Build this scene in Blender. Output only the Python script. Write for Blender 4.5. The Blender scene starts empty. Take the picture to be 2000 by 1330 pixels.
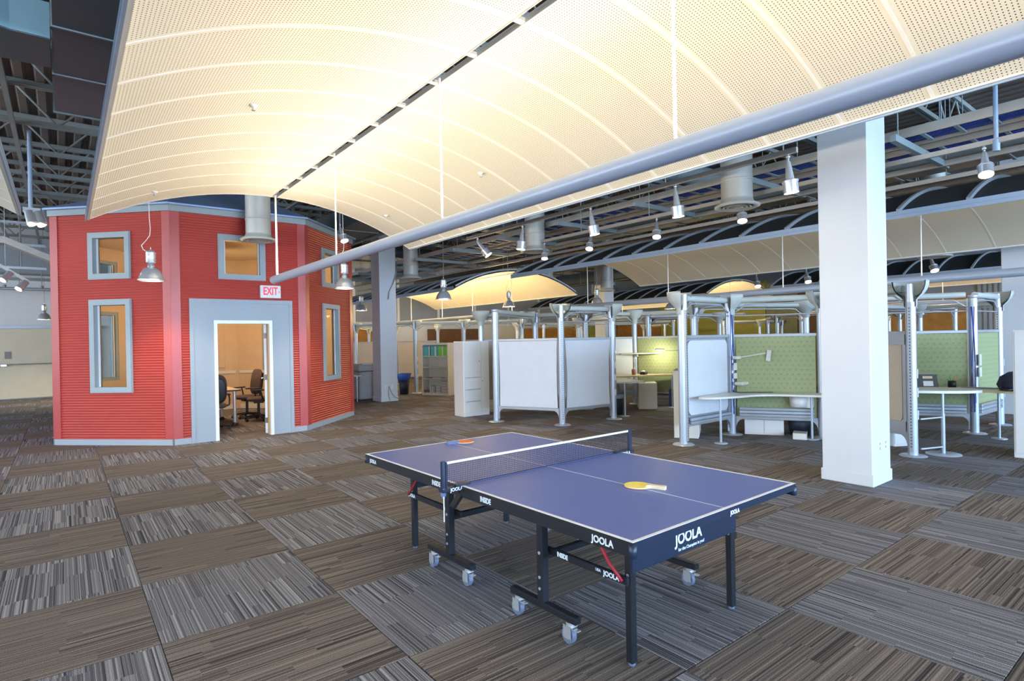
import bpy, bmesh, math, random
from mathutils import Vector, Matrix
random.seed(7)
SC = bpy.context.scene
COL = SC.collection
PI = math.pi

# ------------------------------------------------------------------ camera
cam_d = bpy.data.cameras.new('camera')
cam_d.sensor_width = 36.0
cam_d.lens = 1124.924 / 2000.0 * 36.0
cam_d.clip_end = 200
cam = bpy.data.objects.new('camera', cam_d)
COL.objects.link(cam)
_r = Vector((0.7884016, -0.6148607, -0.0192168))
_u = Vector((0.0164020, -0.0102167, 0.9998133))
_f = Vector((0.6149422, 0.7885696, -0.0020301))
_m = Matrix.Identity(4)
for i in range(3):
    _m[i][0] = _r[i]; _m[i][1] = _u[i]; _m[i][2] = -_f[i]
_m[0][3], _m[1][3], _m[2][3] = 0.0, 0.0, 1.66466
cam.matrix_world = _m
SC.camera = cam

# ------------------------------------------------------------------ world, light, exposure
world = bpy.data.worlds.new('world'); SC.world = world
world.use_nodes = True
world.node_tree.nodes['Background'].inputs[0].default_value = (0.60, 0.76, 1.0, 1)
world.node_tree.nodes['Background'].inputs[1].default_value = 0.8
SC.view_settings.view_transform = 'Standard'
SC.view_settings.look = 'None'
SC.view_settings.gamma = 1
SC.view_settings.use_curve_mapping = False
SC.view_settings.exposure = 0.42
SC.cycles.use_light_tree = False; SC.cycles.max_bounces = 6; SC.cycles.diffuse_bounces = 3; SC.cycles.glossy_bounces = 3; SC.cycles.transmission_bounces = 4; SC.cycles.transparent_max_bounces = 4
SC.cycles.caustics_reflective = False; SC.cycles.caustics_refractive = False; SC.cycles.adaptive_threshold = 0.05

def area(name, loc, rot, sx, sy, power, col, spread=PI):
    l = bpy.data.lights.new(name, 'AREA'); l.shape = 'RECTANGLE'; l.size = sx; l.size_y = sy
    l.energy = power; l.color = col; l.spread = spread
    o = bpy.data.objects.new(name, l); COL.objects.link(o)
    o.location = loc; o.rotation_euler = rot
    return o
# daylight through the window wall behind the camera, and through the windows of the wall on its left
area('daylight_south', (6.0, -13.8, 2.5), (PI/2, 0, 0), 30, 3.8, 4900, (0.47, 0.70, 1.0))
area('daylight_west', (-9.6, 4.0, 2.4), (0, -PI/2, 0), 3.2, 18, 620, (0.86, 0.92, 1.0))

area('daylight_west_far', (-12.7, 19.0, 2.4), (0, -PI/2, 0), 3.2, 9, 500, (0.80, 0.90, 1.0))
# added fill lights that brighten the roof space, set before solid upper walls
area('roof_fill_south', (6.0, -13.8, 5.15), (PI/2, 0, 0), 30, 1.0, 1100, (0.66, 0.82, 1.0))
area('roof_fill_west', (-12.7, 9.0, 5.1), (0, -PI/2, 0), 1.1, 26, 700, (0.80, 0.90, 1.0))

# ------------------------------------------------------------------ materials
MATS = {}
def nt(name):
    m = bpy.data.materials.new(name); m.use_nodes = True
    t = m.node_tree; b = t.nodes['Principled BSDF']
    MATS[name] = m
    return m, t, b
def node(t, kind, **kw):
    n = t.nodes.new(kind)
    for k, v in kw.items(): setattr(n, k, v)
    return n
def mat(name, col, rough=0.5, metal=0.0, var=0.06, scale=6.0, bump=0.0, bscale=80.0, spec=0.5, emit=None, estr=0.0, coat=0.0):
    m, t, b = nt(name)
    c = tuple(col) + (1,)
    b.inputs['Roughness'].default_value = rough
    b.inputs['Metallic'].default_value = metal
    b.inputs['Specular IOR Level'].default_value = spec
    if coat: b.inputs['Coat Weight'].default_value = coat
    tc = node(t, 'ShaderNodeTexCoord')
    n = node(t, 'ShaderNodeTexNoise'); n.inputs['Scale'].default_value = scale; n.inputs['Detail'].default_value = 3
    t.links.new(tc.outputs['Object'], n.inputs['Vector'])
    r = node(t, 'ShaderNodeValToRGB')
    r.color_ramp.elements[0].position = 0.3; r.color_ramp.elements[1].position = 0.7
    r.color_ramp.elements[0].color = tuple(max(0, x*(1-var)) for x in col) + (1,)
    r.color_ramp.elements[1].color = tuple(min(1, x*(1+var)) for x in col) + (1,)
    t.links.new(n.outputs['Fac'], r.inputs['Fac'])
    t.links.new(r.outputs['Color'], b.inputs['Base Color'])
    if bump:
        n2 = node(t, 'ShaderNodeTexNoise'); n2.inputs['Scale'].default_value = bscale; n2.inputs['Detail'].default_value = 2
        t.links.new(tc.outputs['Object'], n2.inputs['Vector'])
        bp = node(t, 'ShaderNodeBump'); bp.inputs['Strength'].default_value = bump; bp.inputs['Distance'].default_value = 0.004
        t.links.new(n2.outputs['Fac'], bp.inputs['Height']); t.links.new(bp.outputs['Normal'], b.inputs['Normal'])
    if emit:
        m.cycles.emission_sampling = 'NONE'; b.inputs['Emission Color'].default_value = tuple(emit) + (1,); b.inputs['Emission Strength'].default_value = estr
    return m
def srgb(r, g, b):
    f = lambda v: (v/255/12.92) if v/255 <= 0.04045 else ((v/255+0.055)/1.055)**2.4
    return (f(r), f(g), f(b))

mat('wall_white', (0.72, 0.73, 0.74), 0.65, var=0.02, bump=0.05)
mat('column_white', (0.67, 0.705, 0.745), 0.45, var=0.012, bump=0.03)
mat('red_clad', (0.45, 0.047, 0.032), 0.42, var=0.05, scale=2)
mat('red_trim', (0.45, 0.062, 0.056), 0.35, var=0.03)
mat('blue_grey', (0.30, 0.35, 0.37), 0.5, var=0.03)
mat('blue_grey_light', (0.33, 0.37, 0.41), 0.55, var=0.03, scale=2)
mat('roof_metal', (0.28, 0.40, 0.64), 0.4, metal=0.2)
mat('white_paint', (0.80, 0.80, 0.80), 0.4, var=0.02)
mat('tan_wall', (0.62, 0.45, 0.28), 0.7, var=0.04)
mat('cream_door', (0.70, 0.62, 0.46), 0.6, var=0.05, scale=1.5)
mat('deck', (0.17, 0.13, 0.105), 0.7, var=0.25, scale=0.8)
mat('joist', (0.26, 0.29, 0.28), 0.55, var=0.12, scale=1.5)
mat('duct_dark', (0.15, 0.185, 0.20), 0.5, metal=0.2, var=0.12, scale=1.2)
mat('duct_teal', (0.30, 0.46, 0.50), 0.5, var=0.05)
mat('duct_pale', (0.60, 0.60, 0.55), 0.4, metal=0.1, var=0.04, scale=3)
mat('canopy', (0.80, 0.735, 0.595), 0.6, var=0.02, scale=1)
mat('canopy_rib', (0.86, 0.83, 0.75), 0.55, var=0.02)
mat('canopy_back', (0.035, 0.040, 0.045), 0.8, var=0.15)
mat('rib_grey', (0.50, 0.55, 0.60), 0.45, metal=0.2, var=0.03)
mat('fascia', (0.33, 0.43, 0.57), 0.4, metal=0.2, var=0.03)
mat('tube_grey', (0.41, 0.47, 0.58), 0.35, metal=0.15, var=0.03, scale=2)
mat('rod_white', (0.85, 0.83, 0.78), 0.4, var=0.01)
mat('pole_silver', (0.50, 0.56, 0.65), 0.36, metal=0.45, var=0.03)
mat('pole_dark', (0.10, 0.13, 0.18), 0.4, metal=0.4)
mat('bowl_grey', (0.52, 0.56, 0.54), 0.45, var=0.03)
mat('rail_grey', (0.42, 0.44, 0.47), 0.4, metal=0.4, var=0.04)
mat('fabric_white', (0.68, 0.71, 0.76), 0.8, var=0.02, bump=0.1, bscale=300)
mat('fabric_tan', (0.55, 0.47, 0.37), 0.8, var=0.03, bump=0.1, bscale=300)
mat('cabinet_white', (0.76, 0.76, 0.75), 0.4, var=0.015)
mat('cabinet_cream', (0.68, 0.66, 0.58), 0.45, var=0.02)
mat('desk_top', (0.72, 0.70, 0.64), 0.3, var=0.02)
mat('desk_wood', (0.70, 0.55, 0.33), 0.35, var=0.08, scale=4)
mat('black_plastic', (0.012, 0.014, 0.018), 0.45, var=0.2)
mat('table_black', (0.010, 0.012, 0.018), 0.38, var=0.15)
mat('table_navy', (0.012, 0.022, 0.050), 0.35, var=0.1)
mat('table_blue', (0.105, 0.150, 0.43), 0.36, var=0.03, scale=2, bump=0.02, bscale=500)
mat('line_white', (0.80, 0.80, 0.82), 0.5, var=0.01)
mat('logo_white', (0.75, 0.83, 0.92), 0.5, var=0.01)
mat('net_black', (0.018, 0.020, 0.035), 0.8, var=0.1)
mat('strap_red', (0.35, 0.010, 0.020), 0.6, var=0.1)
mat('chrome', (0.74, 0.76, 0.79), 0.22, metal=0.65, var=0.03)
mat('rubber_grey', (0.13, 0.17, 0.25), 0.5, var=0.1)
mat('rubber_orange', (0.80, 0.20, 0.05), 0.65, var=0.04, bump=0.1, bscale=600)
mat('rubber_yellow', (0.82, 0.68, 0.14), 0.65, var=0.03, bump=0.1, bscale=600)
mat('wood_pale', (0.72, 0.58, 0.38), 0.5, var=0.1, scale=20)
mat('handle_blue', (0.12, 0.17, 0.32), 0.5)
mat('chair_brown', (0.085, 0.052, 0.042), 0.85, var=0.15, bump=0.15, bscale=200)
mat('exit_red', (0.70, 0.02, 0.05), 0.5, emit=(0.8, 0.03, 0.06), estr=0.4)
mat('exit_face', (0.75, 0.77, 0.76), 0.5)
mat('tray_steel', (0.50, 0.46, 0.40), 0.45, metal=0.35, var=0.06)
mat('strut_teal', (0.36, 0.43, 0.44), 0.5, metal=0.2)
mat('cable_blue', (0.03, 0.07, 0.38), 0.5, var=0.3, scale=30)
mat('conduit_brown', (0.34, 0.27, 0.20), 0.5, metal=0.2, var=0.1)
mat('wood_orange', (0.48, 0.22, 0.045), 0.6, var=0.2, scale=3)
mat('wall_yellow', (0.42, 0.38, 0.07), 0.7, var=0.08)
mat('wall_olive', (0.26, 0.25, 0.11), 0.7, var=0.1)
mat('wall_brown', (0.17, 0.085, 0.035), 0.7, var=0.15)
mat('wall_steel', (0.34, 0.39, 0.43), 0.5, metal=0.2, var=0.06, scale=1)
mat('wall_slate', (0.29, 0.32, 0.36), 0.6, var=0.05, scale=0.7)
mat('teal_folder', (0.08, 0.42, 0.46), 0.5)
mat('green_folder', (0.22, 0.60, 0.05), 0.5)
mat('paper', (0.78, 0.77, 0.74), 0.6, var=0.05, scale=20)
mat('bin_dark', (0.015, 0.02, 0.04), 0.5)
mat('bin_blue', (0.03, 0.10, 0.45), 0.45)
mat('bin_liner', (0.42, 0.55, 0.70), 0.4)
mat('copier_grey', (0.28, 0.27, 0.28), 0.5)
mat('crate_blue', (0.035, 0.04, 0.13), 0.6, var=0.3, scale=40)
mat('lens_warm', (0.9, 0.85, 0.7), 0.4, emit=(1.0, 0.80, 0.50), estr=14.0)
mat('lens_cool', (0.9, 0.9, 0.85), 0.4, emit=(1.0, 0.93, 0.80), estr=9.0)
mat('book_a', (0.62, 0.60, 0.58), 0.6); mat('book_b', (0.45, 0.45, 0.47), 0.6); mat('book_c', (0.35, 0.10, 0.10), 0.6)
mat('brass_dark', (0.16, 0.12, 0.09), 0.4, metal=0.6)
mat('phone_dark', (0.06, 0.05, 0.05), 0.5)
mat('bag_dark', (0.025, 0.035, 0.07), 0.8, var=0.3, scale=8)
mat('pen_green', (0.1, 0.45, 0.1), 0.5); mat('pen_orange', (0.8, 0.25, 0.03), 0.5)

# glass
m, t, b = nt('glass')
b.inputs['Base Color'].default_value = (0.9, 0.95, 0.95, 1); b.inputs['Roughness'].default_value = 0.02
b.inputs['Transmission Weight'].default_value = 1.0; b.inputs['IOR'].default_value = 1.05
b.inputs['Specular IOR Level'].default_value = 0.8

# green screen fabric: rows of small raised dots
m, t, b = nt('fabric_green')
b.inputs['Roughness'].default_value = 0.75
tc = node(t, 'ShaderNodeTexCoord'); sx = node(t, 'ShaderNodeSeparateXYZ'); t.links.new(tc.outputs['Object'], sx.inputs[0])
def mth(t, op, a, b2=None):
    n = node(t, 'ShaderNodeMath', operation=op)
    for i, v in enumerate((a, b2)):
        if v is None: continue
        if isinstance(v, (int, float)): n.inputs[i].default_value = v
        else: t.links.new(v, n.inputs[i])
    return n.outputs[0]
zr = mth(t, 'DIVIDE', sx.outputs['Z'], 0.075)
row = mth(t, 'FLOOR', zr)
xo = mth(t, 'ADD', mth(t, 'DIVIDE', sx.outputs['X'], 0.085), mth(t, 'MULTIPLY', row, 0.5))
fx = mth(t, 'SUBTRACT', mth(t, 'FRACT', xo), 0.5); fz = mth(t, 'SUBTRACT', mth(t, 'FRACT', zr), 0.5)
d2 = mth(t, 'ADD', mth(t, 'MULTIPLY', fx, fx), mth(t, 'MULTIPLY', fz, fz))
dot = mth(t, 'LESS_THAN', d2, 0.045)
mx = node(t, 'ShaderNodeMixRGB'); mx.inputs[1].default_value = (0.33, 0.37, 0.19, 1); mx.inputs[2].default_value = (0.275, 0.31, 0.145, 1)
t.links.new(dot, mx.inputs[0]); t.links.new(mx.outputs[0], b.inputs['Base Color'])
bp = node(t, 'ShaderNodeBump'); bp.inputs['Strength'].default_value = 0.6; bp.inputs['Distance'].default_value = 0.01
t.links.new(mth(t, 'SUBTRACT', 0.5, d2), bp.inputs['Height']); t.links.new(bp.outputs['Normal'], b.inputs['Normal'])

# carpet: fine stripes along the tile's local y, broken into strips
def carpet(name, lo, hi, tint, tile=False):
    m, t, b = nt(name)
    b.inputs['Roughness'].default_value = 0.95; b.inputs['Specular IOR Level'].default_value = 0.15
    tc = node(t, 'ShaderNodeTexCoord'); s = node(t, 'ShaderNodeSeparateXYZ')
    t.links.new(tc.outputs['Object'], s.inputs[0])
    oi = node(t, 'ShaderNodeObjectInfo')
    X, Y = s.outputs['X'], s.outputs['Y']
    seed = mth(t, 'MULTIPLY', oi.outputs['Random'], 37.0)
    # strip groups across, each broken at its own places along
    grp = mth(t, 'FLOOR', mth(t, 'MULTIPLY', X, 11.0))
    wn = node(t, 'ShaderNodeTexWhiteNoise', noise_dimensions='2D')
    cv = node(t, 'ShaderNodeCombineXYZ'); t.links.new(grp, cv.inputs[0]); t.links.new(seed, cv.inputs[1])
    t.links.new(cv.outputs[0], wn.inputs['Vector'])
    blk = mth(t, 'FLOOR', mth(t, 'ADD', mth(t, 'MULTIPLY', Y, 1.9), wn.outputs['Value']))
    c2 = node(t, 'ShaderNodeCombineXYZ')
    t.links.new(mth(t, 'MULTIPLY', X, 92.0), c2.inputs[0]); t.links.new(mth(t, 'MULTIPLY', blk, 5.7), c2.inputs[1]); t.links.new(seed, c2.inputs[2])
    nz = node(t, 'ShaderNodeTexNoise'); nz.inputs['Scale'].default_value = 1.0; nz.inputs['Detail'].default_value = 2.5; nz.inputs['Roughness'].default_value = 0.75
    t.links.new(c2.outputs[0], nz.inputs['Vector'])
    r = node(t, 'ShaderNodeValToRGB'); e = r.color_ramp.elements
    e[0].position = 0.36; e[0].color = tuple(lo) + (1,); e[1].position = 0.66; e[1].color = tuple(hi) + (1,)
    k = r.color_ramp.elements.new(0.5); k.color = tuple(tint) + (1,)
    t.links.new(nz.outputs['Fac'], r.inputs['Fac'])
    n3 = node(t, 'ShaderNodeTexNoise'); n3.inputs['Scale'].default_value = 260; n3.inputs['Detail'].default_value = 1
    t.links.new(tc.outputs['Object'], n3.inputs['Vector'])
    mr = node(t, 'ShaderNodeMapRange'); mr.inputs[1].default_value = 0.3; mr.inputs[2].default_value = 0.7; mr.inputs[3].default_value = 0.45; mr.inputs[4].default_value = 1.5
    t.links.new(n3.outputs['Fac'], mr.inputs[0])
    mu = node(t, 'ShaderNodeMixRGB', blend_type='MULTIPLY'); mu.inputs[0].default_value = 1
    t.links.new(r.outputs[0], mu.inputs[1]); t.links.new(mr.outputs[0], mu.inputs[2])
    t.links.new(mu.outputs[0], b.inputs['Base Color'])
    bp = node(t, 'ShaderNodeBump'); bp.inputs['Strength'].default_value = 0.5; bp.inputs['Distance'].default_value = 0.004
    t.links.new(nz.outputs['Fac'], bp.inputs['Height']); t.links.new(bp.outputs['Normal'], b.inputs['Normal'])
    return m
carpet('carpet_sheen_grey', (0.044, 0.044, 0.056), (0.385, 0.382, 0.40), (0.175, 0.170, 0.183))  # greyer of two tints that paint how light catches the turned pile
carpet('carpet_sheen_brown', (0.040, 0.034, 0.035), (0.29, 0.248, 0.213), (0.163, 0.137, 0.118))  # same carpet with the pile turned, its browner look under light painted in

# ------------------------------------------------------------------ mesh helpers
class MB:
    def __init__(s): s.v = []; s.f = []; s.sm = []
    def add(s, vs, fs, smooth=False):
        o = len(s.v); s.v += [tuple(p) for p in vs]
        for f in fs: s.f.append(tuple(i + o for i in f)); s.sm.append(smooth)
        return s
    def box(s, cx, cy, cz, sx, sy, sz, rz=0.0, M=None):
        hx, hy, hz = sx/2, sy/2, sz/2
        c, sn = math.cos(rz), math.sin(rz)
        vs = []
        for dz in (-hz, hz):
            for dx, dy in ((-hx, -hy), (hx, -hy), (hx, hy), (-hx, hy)):
                vs.append((cx + dx*c - dy*sn, cy + dx*sn + dy*c, cz + dz))
        if M is not None: vs = [tuple(M @ Vector(p)) for p in vs]
        return s.add(vs, [(3, 2, 1, 0), (4, 5, 6, 7), (0, 1, 5, 4), (1, 2, 6, 5), (2, 3, 7, 6), (3, 0, 4, 7)])
    def bb(s, x0, x1, y0, y1, z0, z1):
        return s.box((x0+x1)/2, (y0+y1)/2, (z0+z1)/2, abs(x1-x0), abs(y1-y0), abs(z1-z0))
    def cbox(s, cx, cy, cz, sx, sy, sz, b=0.006, rz=0.0):
        hx, hy, hz = sx/2, sy/2, sz/2; b = min(b, hx*.9, hy*.9, hz*.9)
        c, sn = math.cos(rz), math.sin(rz); vs = []; idx = {}
        for ix in (-1, 1):
            for iy in (-1, 1):
                for iz in (-1, 1):
                    for ax in range(3):
                        p = [ix*(hx-b), iy*(hy-b), iz*(hz-b)]
                        p[ax] = (ix*hx, iy*hy, iz*hz)[ax]
                        idx[(ix, iy, iz, ax)] = len(vs)
                        vs.append((cx + p[0]*c - p[1]*sn, cy + p[0]*sn + p[1]*c, cz + p[2]))
        fs = []
        for ax in range(3):
            o = [a for a in range(3) if a != ax]
            for sgn in (-1, 1):
                q = []
                for a, b2 in ((-1, -1), (1, -1), (1, 1), (-1, 1)):
                    k = [0, 0, 0]; k[ax] = sgn; k[o[0]] = a; k[o[1]] = b2
                    q.append(idx[(k[0], k[1], k[2], ax)])
                fs.append(tuple(q))
        for ax in range(3):
            o = [a for a in range(3) if a != ax]
            for a in (-1, 1):
                for b2 in (-1, 1):
                    q = []
                    for sgn, w in ((-1, 0), (-1, 1), (1, 1), (1, 0)):
                        k = [0, 0, 0]; k[ax] = sgn; k[o[0]] = a; k[o[1]] = b2
                        q.append(idx[(k[0], k[1], k[2], o[w])])
                    fs.append(tuple(q))
        for ix in (-1, 1):
            for iy in (-1, 1):
                for iz in (-1, 1): fs.append(tuple(idx[(ix, iy, iz, a)] for a in range(3)))
        return s.add(vs, fs)
    def cyl(s, p0, p1, r, n=12, r2=None, caps=True):
        p0, p1 = Vector(p0), Vector(p1); r2 = r if r2 is None else r2
        d = (p1 - p0).normalized()
        a = d.orthogonal().normalized(); b = d.cross(a)
        ring = [(math.cos(2*PI*i/n), math.sin(2*PI*i/n)) for i in range(n)]
        v0 = [p0 + (a*c + b*q)*r for c, q in ring]; v1 = [p1 + (a*c + b*q)*r2 for c, q in ring]
        s.add(v0 + v1, [(i, (i+1) % n, n + (i+1) % n, n + i) for i in range(n)], True)
        if caps:
            if r > 1e-6: s.add(v0, [tuple(reversed(range(n)))])
            if r2 > 1e-6: s.add(v1, [tuple(range(n))])
        return s
    def lathe(s, prof, n=20, c=(0, 0, 0), a0=0.0, a1=2*PI, smooth=True, M=None):
        full = abs(a1 - a0 - 2*PI) < 1e-6; k = n if full else n + 1
        vs = []
        for r, z in prof:
            for i in range(k):
                a = a0 + (a1 - a0)*i/n
                vs.append((c[0] + r*math.cos(a), c[1] + r*math.sin(a), c[2] + z))
        if M is not None: vs = [tuple(M @ Vector(p)) for p in vs]
        fs = []
        for j in range(len(prof) - 1):
            for i in range(n):
                i2 = (i+1) % k if full else i + 1
                fs.append((j*k + i, j*k + i2, (j+1)*k + i2, (j+1)*k + i))
        return s.add(vs, fs, smooth)
    def path(s, pts, r, n=8):
        pts = [Vector(p) for p in pts]; rings = []
        up = None
        for i, p in enumerate(pts):
            d = ((pts[min(i+1, len(pts)-1)] - p).normalized() + (p - pts[max(i-1, 0)]).normalized())
            d = d.normalized() if d.length > 1e-9 else Vector((0, 0, 1))
            if up is None: a = d.orthogonal().normalized()
            else:
                a = up - d*up.dot(d); a = a.normalized() if a.length > 1e-6 else d.orthogonal().normalized()
            up = a; b = d.cross(a)
            rings.append([p + (a*math.cos(2*PI*k/n) + b*math.sin(2*PI*k/n))*r for k in range(n)])
        vs = [q for rg in rings for q in rg]
        fs = [(j*n + i, j*n + (i+1) % n, (j+1)*n + (i+1) % n, (j+1)*n + i) for j in range(len(pts)-1) for i in range(n)]
        fs2 = [tuple(reversed(range(n))), tuple((len(pts)-1)*n + i for i in range(n))]
        s.add(vs, fs, True); o = len(s.v) - len(vs)
        for f in fs2: s.f.append(tuple(i + o for i in f)); s.sm.append(False)
        return s
    def prism(s, poly, z0, z1, M=None):
        n = len(poly)
        v = [(x, y, z0) for x, y in poly] + [(x, y, z1) for x, y in poly]
        if M is not None: v = [tuple(M @ Vector(p)) for p in v]
        return s.add(v, [tuple(reversed(range(n))), tuple(range(n, 2*n))] + [(i, (i+1) % n, n + (i+1) % n, n + i) for i in range(n)])
    def mesh(s, name='mesh'):
        me = bpy.data.meshes.new(name); me.from_pydata(s.v, [], s.f)
        me.polygons.foreach_set('use_smooth', s.sm)
        bm = bmesh.new(); bm.from_mesh(me); bmesh.ops.recalc_face_normals(bm, faces=bm.faces); bm.to_mesh(me); bm.free()
        me.update(); return me

def put(name, me, material, parent=None, loc=(0, 0, 0), rz=0.0, rot=None):
    o = bpy.data.objects.new(name, me); COL.objects.link(o)
    if material and not me.materials: me.materials.append(MATS[material])
    o.location = loc; o.rotation_euler = rot if rot else (0, 0, rz)
    if parent: o.parent = parent
    return o
def part(name, mb, material, parent=None, loc=(0, 0, 0), rz=0.0, rot=None):
    return put(name, mb.mesh(name), material, parent, loc, rz, rot)
def tag(o, label, cat, group=None, kind=None):
    o['label'] = label; o['category'] = cat
    if group: o['group'] = group
    if kind: o['kind'] = kind
    return o
def thing(name, label, cat, loc=(0, 0, 0), rz=0.0, group=None, kind=None):
    o = bpy.data.objects.new(name, None); COL.objects.link(o)
    o.location = loc; o.rotation_euler = (0, 0, rz); o.empty_display_size = 0.1
    return tag(o, label, cat, group, kind)
def struct(name, mb, material, label=None, cat=None, parent=None):
    o = part(name, mb, material, parent)
    if parent is None:
        o['kind'] = 'structure'
        if label: o['label'] = label; o['category'] = cat
    return o
def copy_tree(o, parent=None):
    c = o.copy(); COL.objects.link(c); c.parent = parent
    for ch in list(o.children): copy_tree(ch, c)
    return c
def text_mesh(s, size, ext=0.0006, align='CENTER', xs=1.0, bold=0.0):
    cu = bpy.data.curves.new('lettering', 'FONT'); cu.body = s; cu.size = size; cu.extrude = ext
    cu.align_x = align; cu.align_y = 'CENTER'; cu.offset = bold; cu.resolution_u = 3
    o = bpy.data.objects.new('lettering', cu); COL.objects.link(o)
    dg = bpy.context.evaluated_depsgraph_get()
    me = bpy.data.meshes.new_from_object(o.evaluated_get(dg))
    bpy.data.objects.remove(o); bpy.data.curves.remove(cu)
    if xs != 1.0:
        for v in me.vertices: v.co.x *= xs
    return me
def grid_boxes(mb, u0, u1, z0, z1, holes, fn):
    """fill the rectangle u0..u1 by z0..z1 except the holes (ua, ub, za, zb); fn(mb, ua, ub, za, zb) adds one piece"""
    us = sorted({u0, u1} | {h[0] for h in holes} | {h[1] for h in holes})
    for a, b in zip(us, us[1:]):
        if a < u0 - 1e-6 or b > u1 + 1e-6: continue
        segs = [(z0, z1)]
        for h in holes:
            if h[0] < b - 1e-6 and h[1] > a + 1e-6:
                ns = []
                for p, q in segs:
                    if h[2] > p: ns.append((p, min(q, h[2])))
                    if h[3] < q: ns.append((max(p, h[3]), q))
                segs = [x for x in ns if x[1] - x[0] > 1e-6]
        for p, q in segs: fn(mb, a, b, p, q)

# ------------------------------------------------------------------ floor
TS = 1.0085
GX, GY = 0.4070, 3.7624
floor = struct('floor', MB().bb(-14, 32, -14.4, 27, -0.2, -0.012), 'black_plastic', 'striped carpet tile floor of the open office, light on its pile painted brown and grey', 'floor')
tile_me = MB().cbox(0, 0, -0.006, TS - 0.003, TS - 0.003, 0.012, 0.003).mesh('carpet_tile')
tile_me2 = tile_me.copy()
tile_me.materials.append(MATS['carpet_sheen_grey']); tile_me2.materials.append(MATS['carpet_sheen_brown'])
cand = []
for i in range(-16, 32):
    for j in range(-19, 24):
        x, y = GX + (i + .5)*TS, GY + (j + .5)*TS
        if x < -13.9 or x > 31.9 or y < -13.9 or y > 26.9: continue
        fwd = x*0.615 + y*0.789; side = x*0.788 - y*0.615
        seen = fwd > 0.3 and abs(side) < fwd*0.95 + 0.9
        cand.append((0 if seen else 1, math.hypot(x, y), i, j, x, y))
cand.sort()
rest_g, rest_b = [], []
for k, (uns, d, i, j, x, y) in enumerate(cand):
    even = (i + j) % 2 == 0
    if k < 296 and not uns:
        put('carpet_tile', tile_me if even else tile_me2, None, floor, (x, y, 0), (0 if even else PI/2) + (PI if (i*7 + j*3) % 5 < 2 else 0))
    else:
        (rest_g if even else rest_b).append((x, y))
for lst, mn, rz in ((rest_g, 'carpet_sheen_grey', 0), (rest_b, 'carpet_sheen_brown', PI/2)):
    mb = MB()
    for x, y in lst:
        px, py = (x, y) if rz == 0 else (y, -x)
        mb.box(px, py, -0.006, TS - 0.003, TS - 0.003, 0.012)
    o = part('carpet_field', mb, mn, floor, rz=rz); o['kind'] = 'stuff'

# ------------------------------------------------------------------ shell: walls, deck
struct('wall_back', MB().bb(-13, 31, 25.0, 25.3, 0, 6.2), 'wall_white', 'long pale grey far wall behind the workstations', 'wall')
struct('trim_1', MB().bb(-12, 30, 24.96, 25.0, 3.92, 4.02), 'joist')
wr = MB().bb(28.0, 28.3, -14.3, 25, 0, 6.2)
struct('wall_right', wr, 'wall_slate', 'far side wall with yellow and wooden panels', 'wall')
struct('wall_left', MB().bb(-13.3, -13, -14.3, 25.3, 0, 0.5).bb(-13.3, -13, -14.3, 25.3, 4.6, 6.2).bb(-13.3, -13, 13, 14.5, 0.5, 4.6), 'wall_white', 'window wall on the left side', 'wall')
struct('wall_front', MB().bb(-13, 28, -14.3, -14, 0, 0.5).bb(-13, 28, -14.3, -14, 4.6, 6.2), 'wall_white', 'window wall behind the viewer', 'wall')
for n in range(12):
    struct('window_%d' % (n + 1), MB().bb(-13 + n*3.6, -12.9 + n*3.6, -14.25, -14.05, 0.5, 4.6), 'blue_grey')
# coloured panels on the far side wall
wp = [(-8, 2.2, 0, 4.6, 'wall_steel', 'ribbed'), (2.2, 6.5, 0, 4.6, 'wall_steel', 'ribbed'), (6.5, 10.8, 0, 3.1, 'wood_orange', ''), (10.8, 13.4, 0, 4.0, 'wall_brown', ''),
      (13.4, 15.0, 0, 4.2, 'wall_olive', ''), (15.0, 21.5, 0, 4.4, 'wall_yellow', ''), (21.5, 24.9, 0, 3.2, 'wood_orange', '')]
for y0, y1, z0, z1, mn, kd in wp:
    mb = MB()
    if kd:
        n = int((y1 - y0)/0.16)
        for q in range(n):
            yy = y0 + (q + .5)*(y1 - y0)/n; mb.bb(27.90, 27.99, yy - .05, yy + .05, z0, z1)
        mb.bb(27.96, 28.0, y0, y1, z0, z1)
    else: mb.bb(27.93, 27.995, y0 + .02, y1 - .02, z0, z1)
    struct('wall_panel', mb, mn, parent=bpy.data.objects['wall_right'])
# wooden and cream boards on the back wall, seen above the screens
for x0, x1, z0, z1, mn in ((10.2, 11.6, 0, 2.3, 'wood_orange'), (14.2, 17.4, 0, 2.25, 'wall_brown'), (18.2, 19.6, 0, 2.4, 'cabinet_cream'), (20.2, 24.5, 0, 2.5, 'wood_orange'), (25, 27.9, 0, 2.6, 'wall_yellow')):
    struct('wall_panel', MB().bb(x0, x1, 24.9, 24.995, z0, z1), mn, parent=bpy.data.objects['wall_back'])
for k in range(9):   # upper glazing of the far wall
    x0 = 8.2 + k*2.2
    struct('wall_panel', MB().bb(x0 + .06, x0 + 2.1, 24.93, 24.99, 2.6, 5.0), 'wall_slate', parent=bpy.data.objects['wall_back'])
    struct('wall_mullion', MB().bb(x0 - .05, x0 + .06, 24.88, 24.99, 2.4, 5.0), 'white_paint', parent=bpy.data.objects['wall_back'])

# corrugated roof deck
mb = MB(); pr = []
x = -13.0
while x < 29.5:
    pr += [(x, 5.85), (x + .10, 5.85), (x + .14, 5.93), (x + .22, 5.93), (x + .26, 5.85)]; x += .26
n = len(pr)
mb.add([(a, -14.3, z) for a, z in pr] + [(a, 25.3, z) for a, z in pr], [(i, i+1, n+i+1, n+i) for i in range(n-1)])
struct('ceiling', mb, 'deck', 'dark corrugated metal roof deck', 'ceiling')

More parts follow.
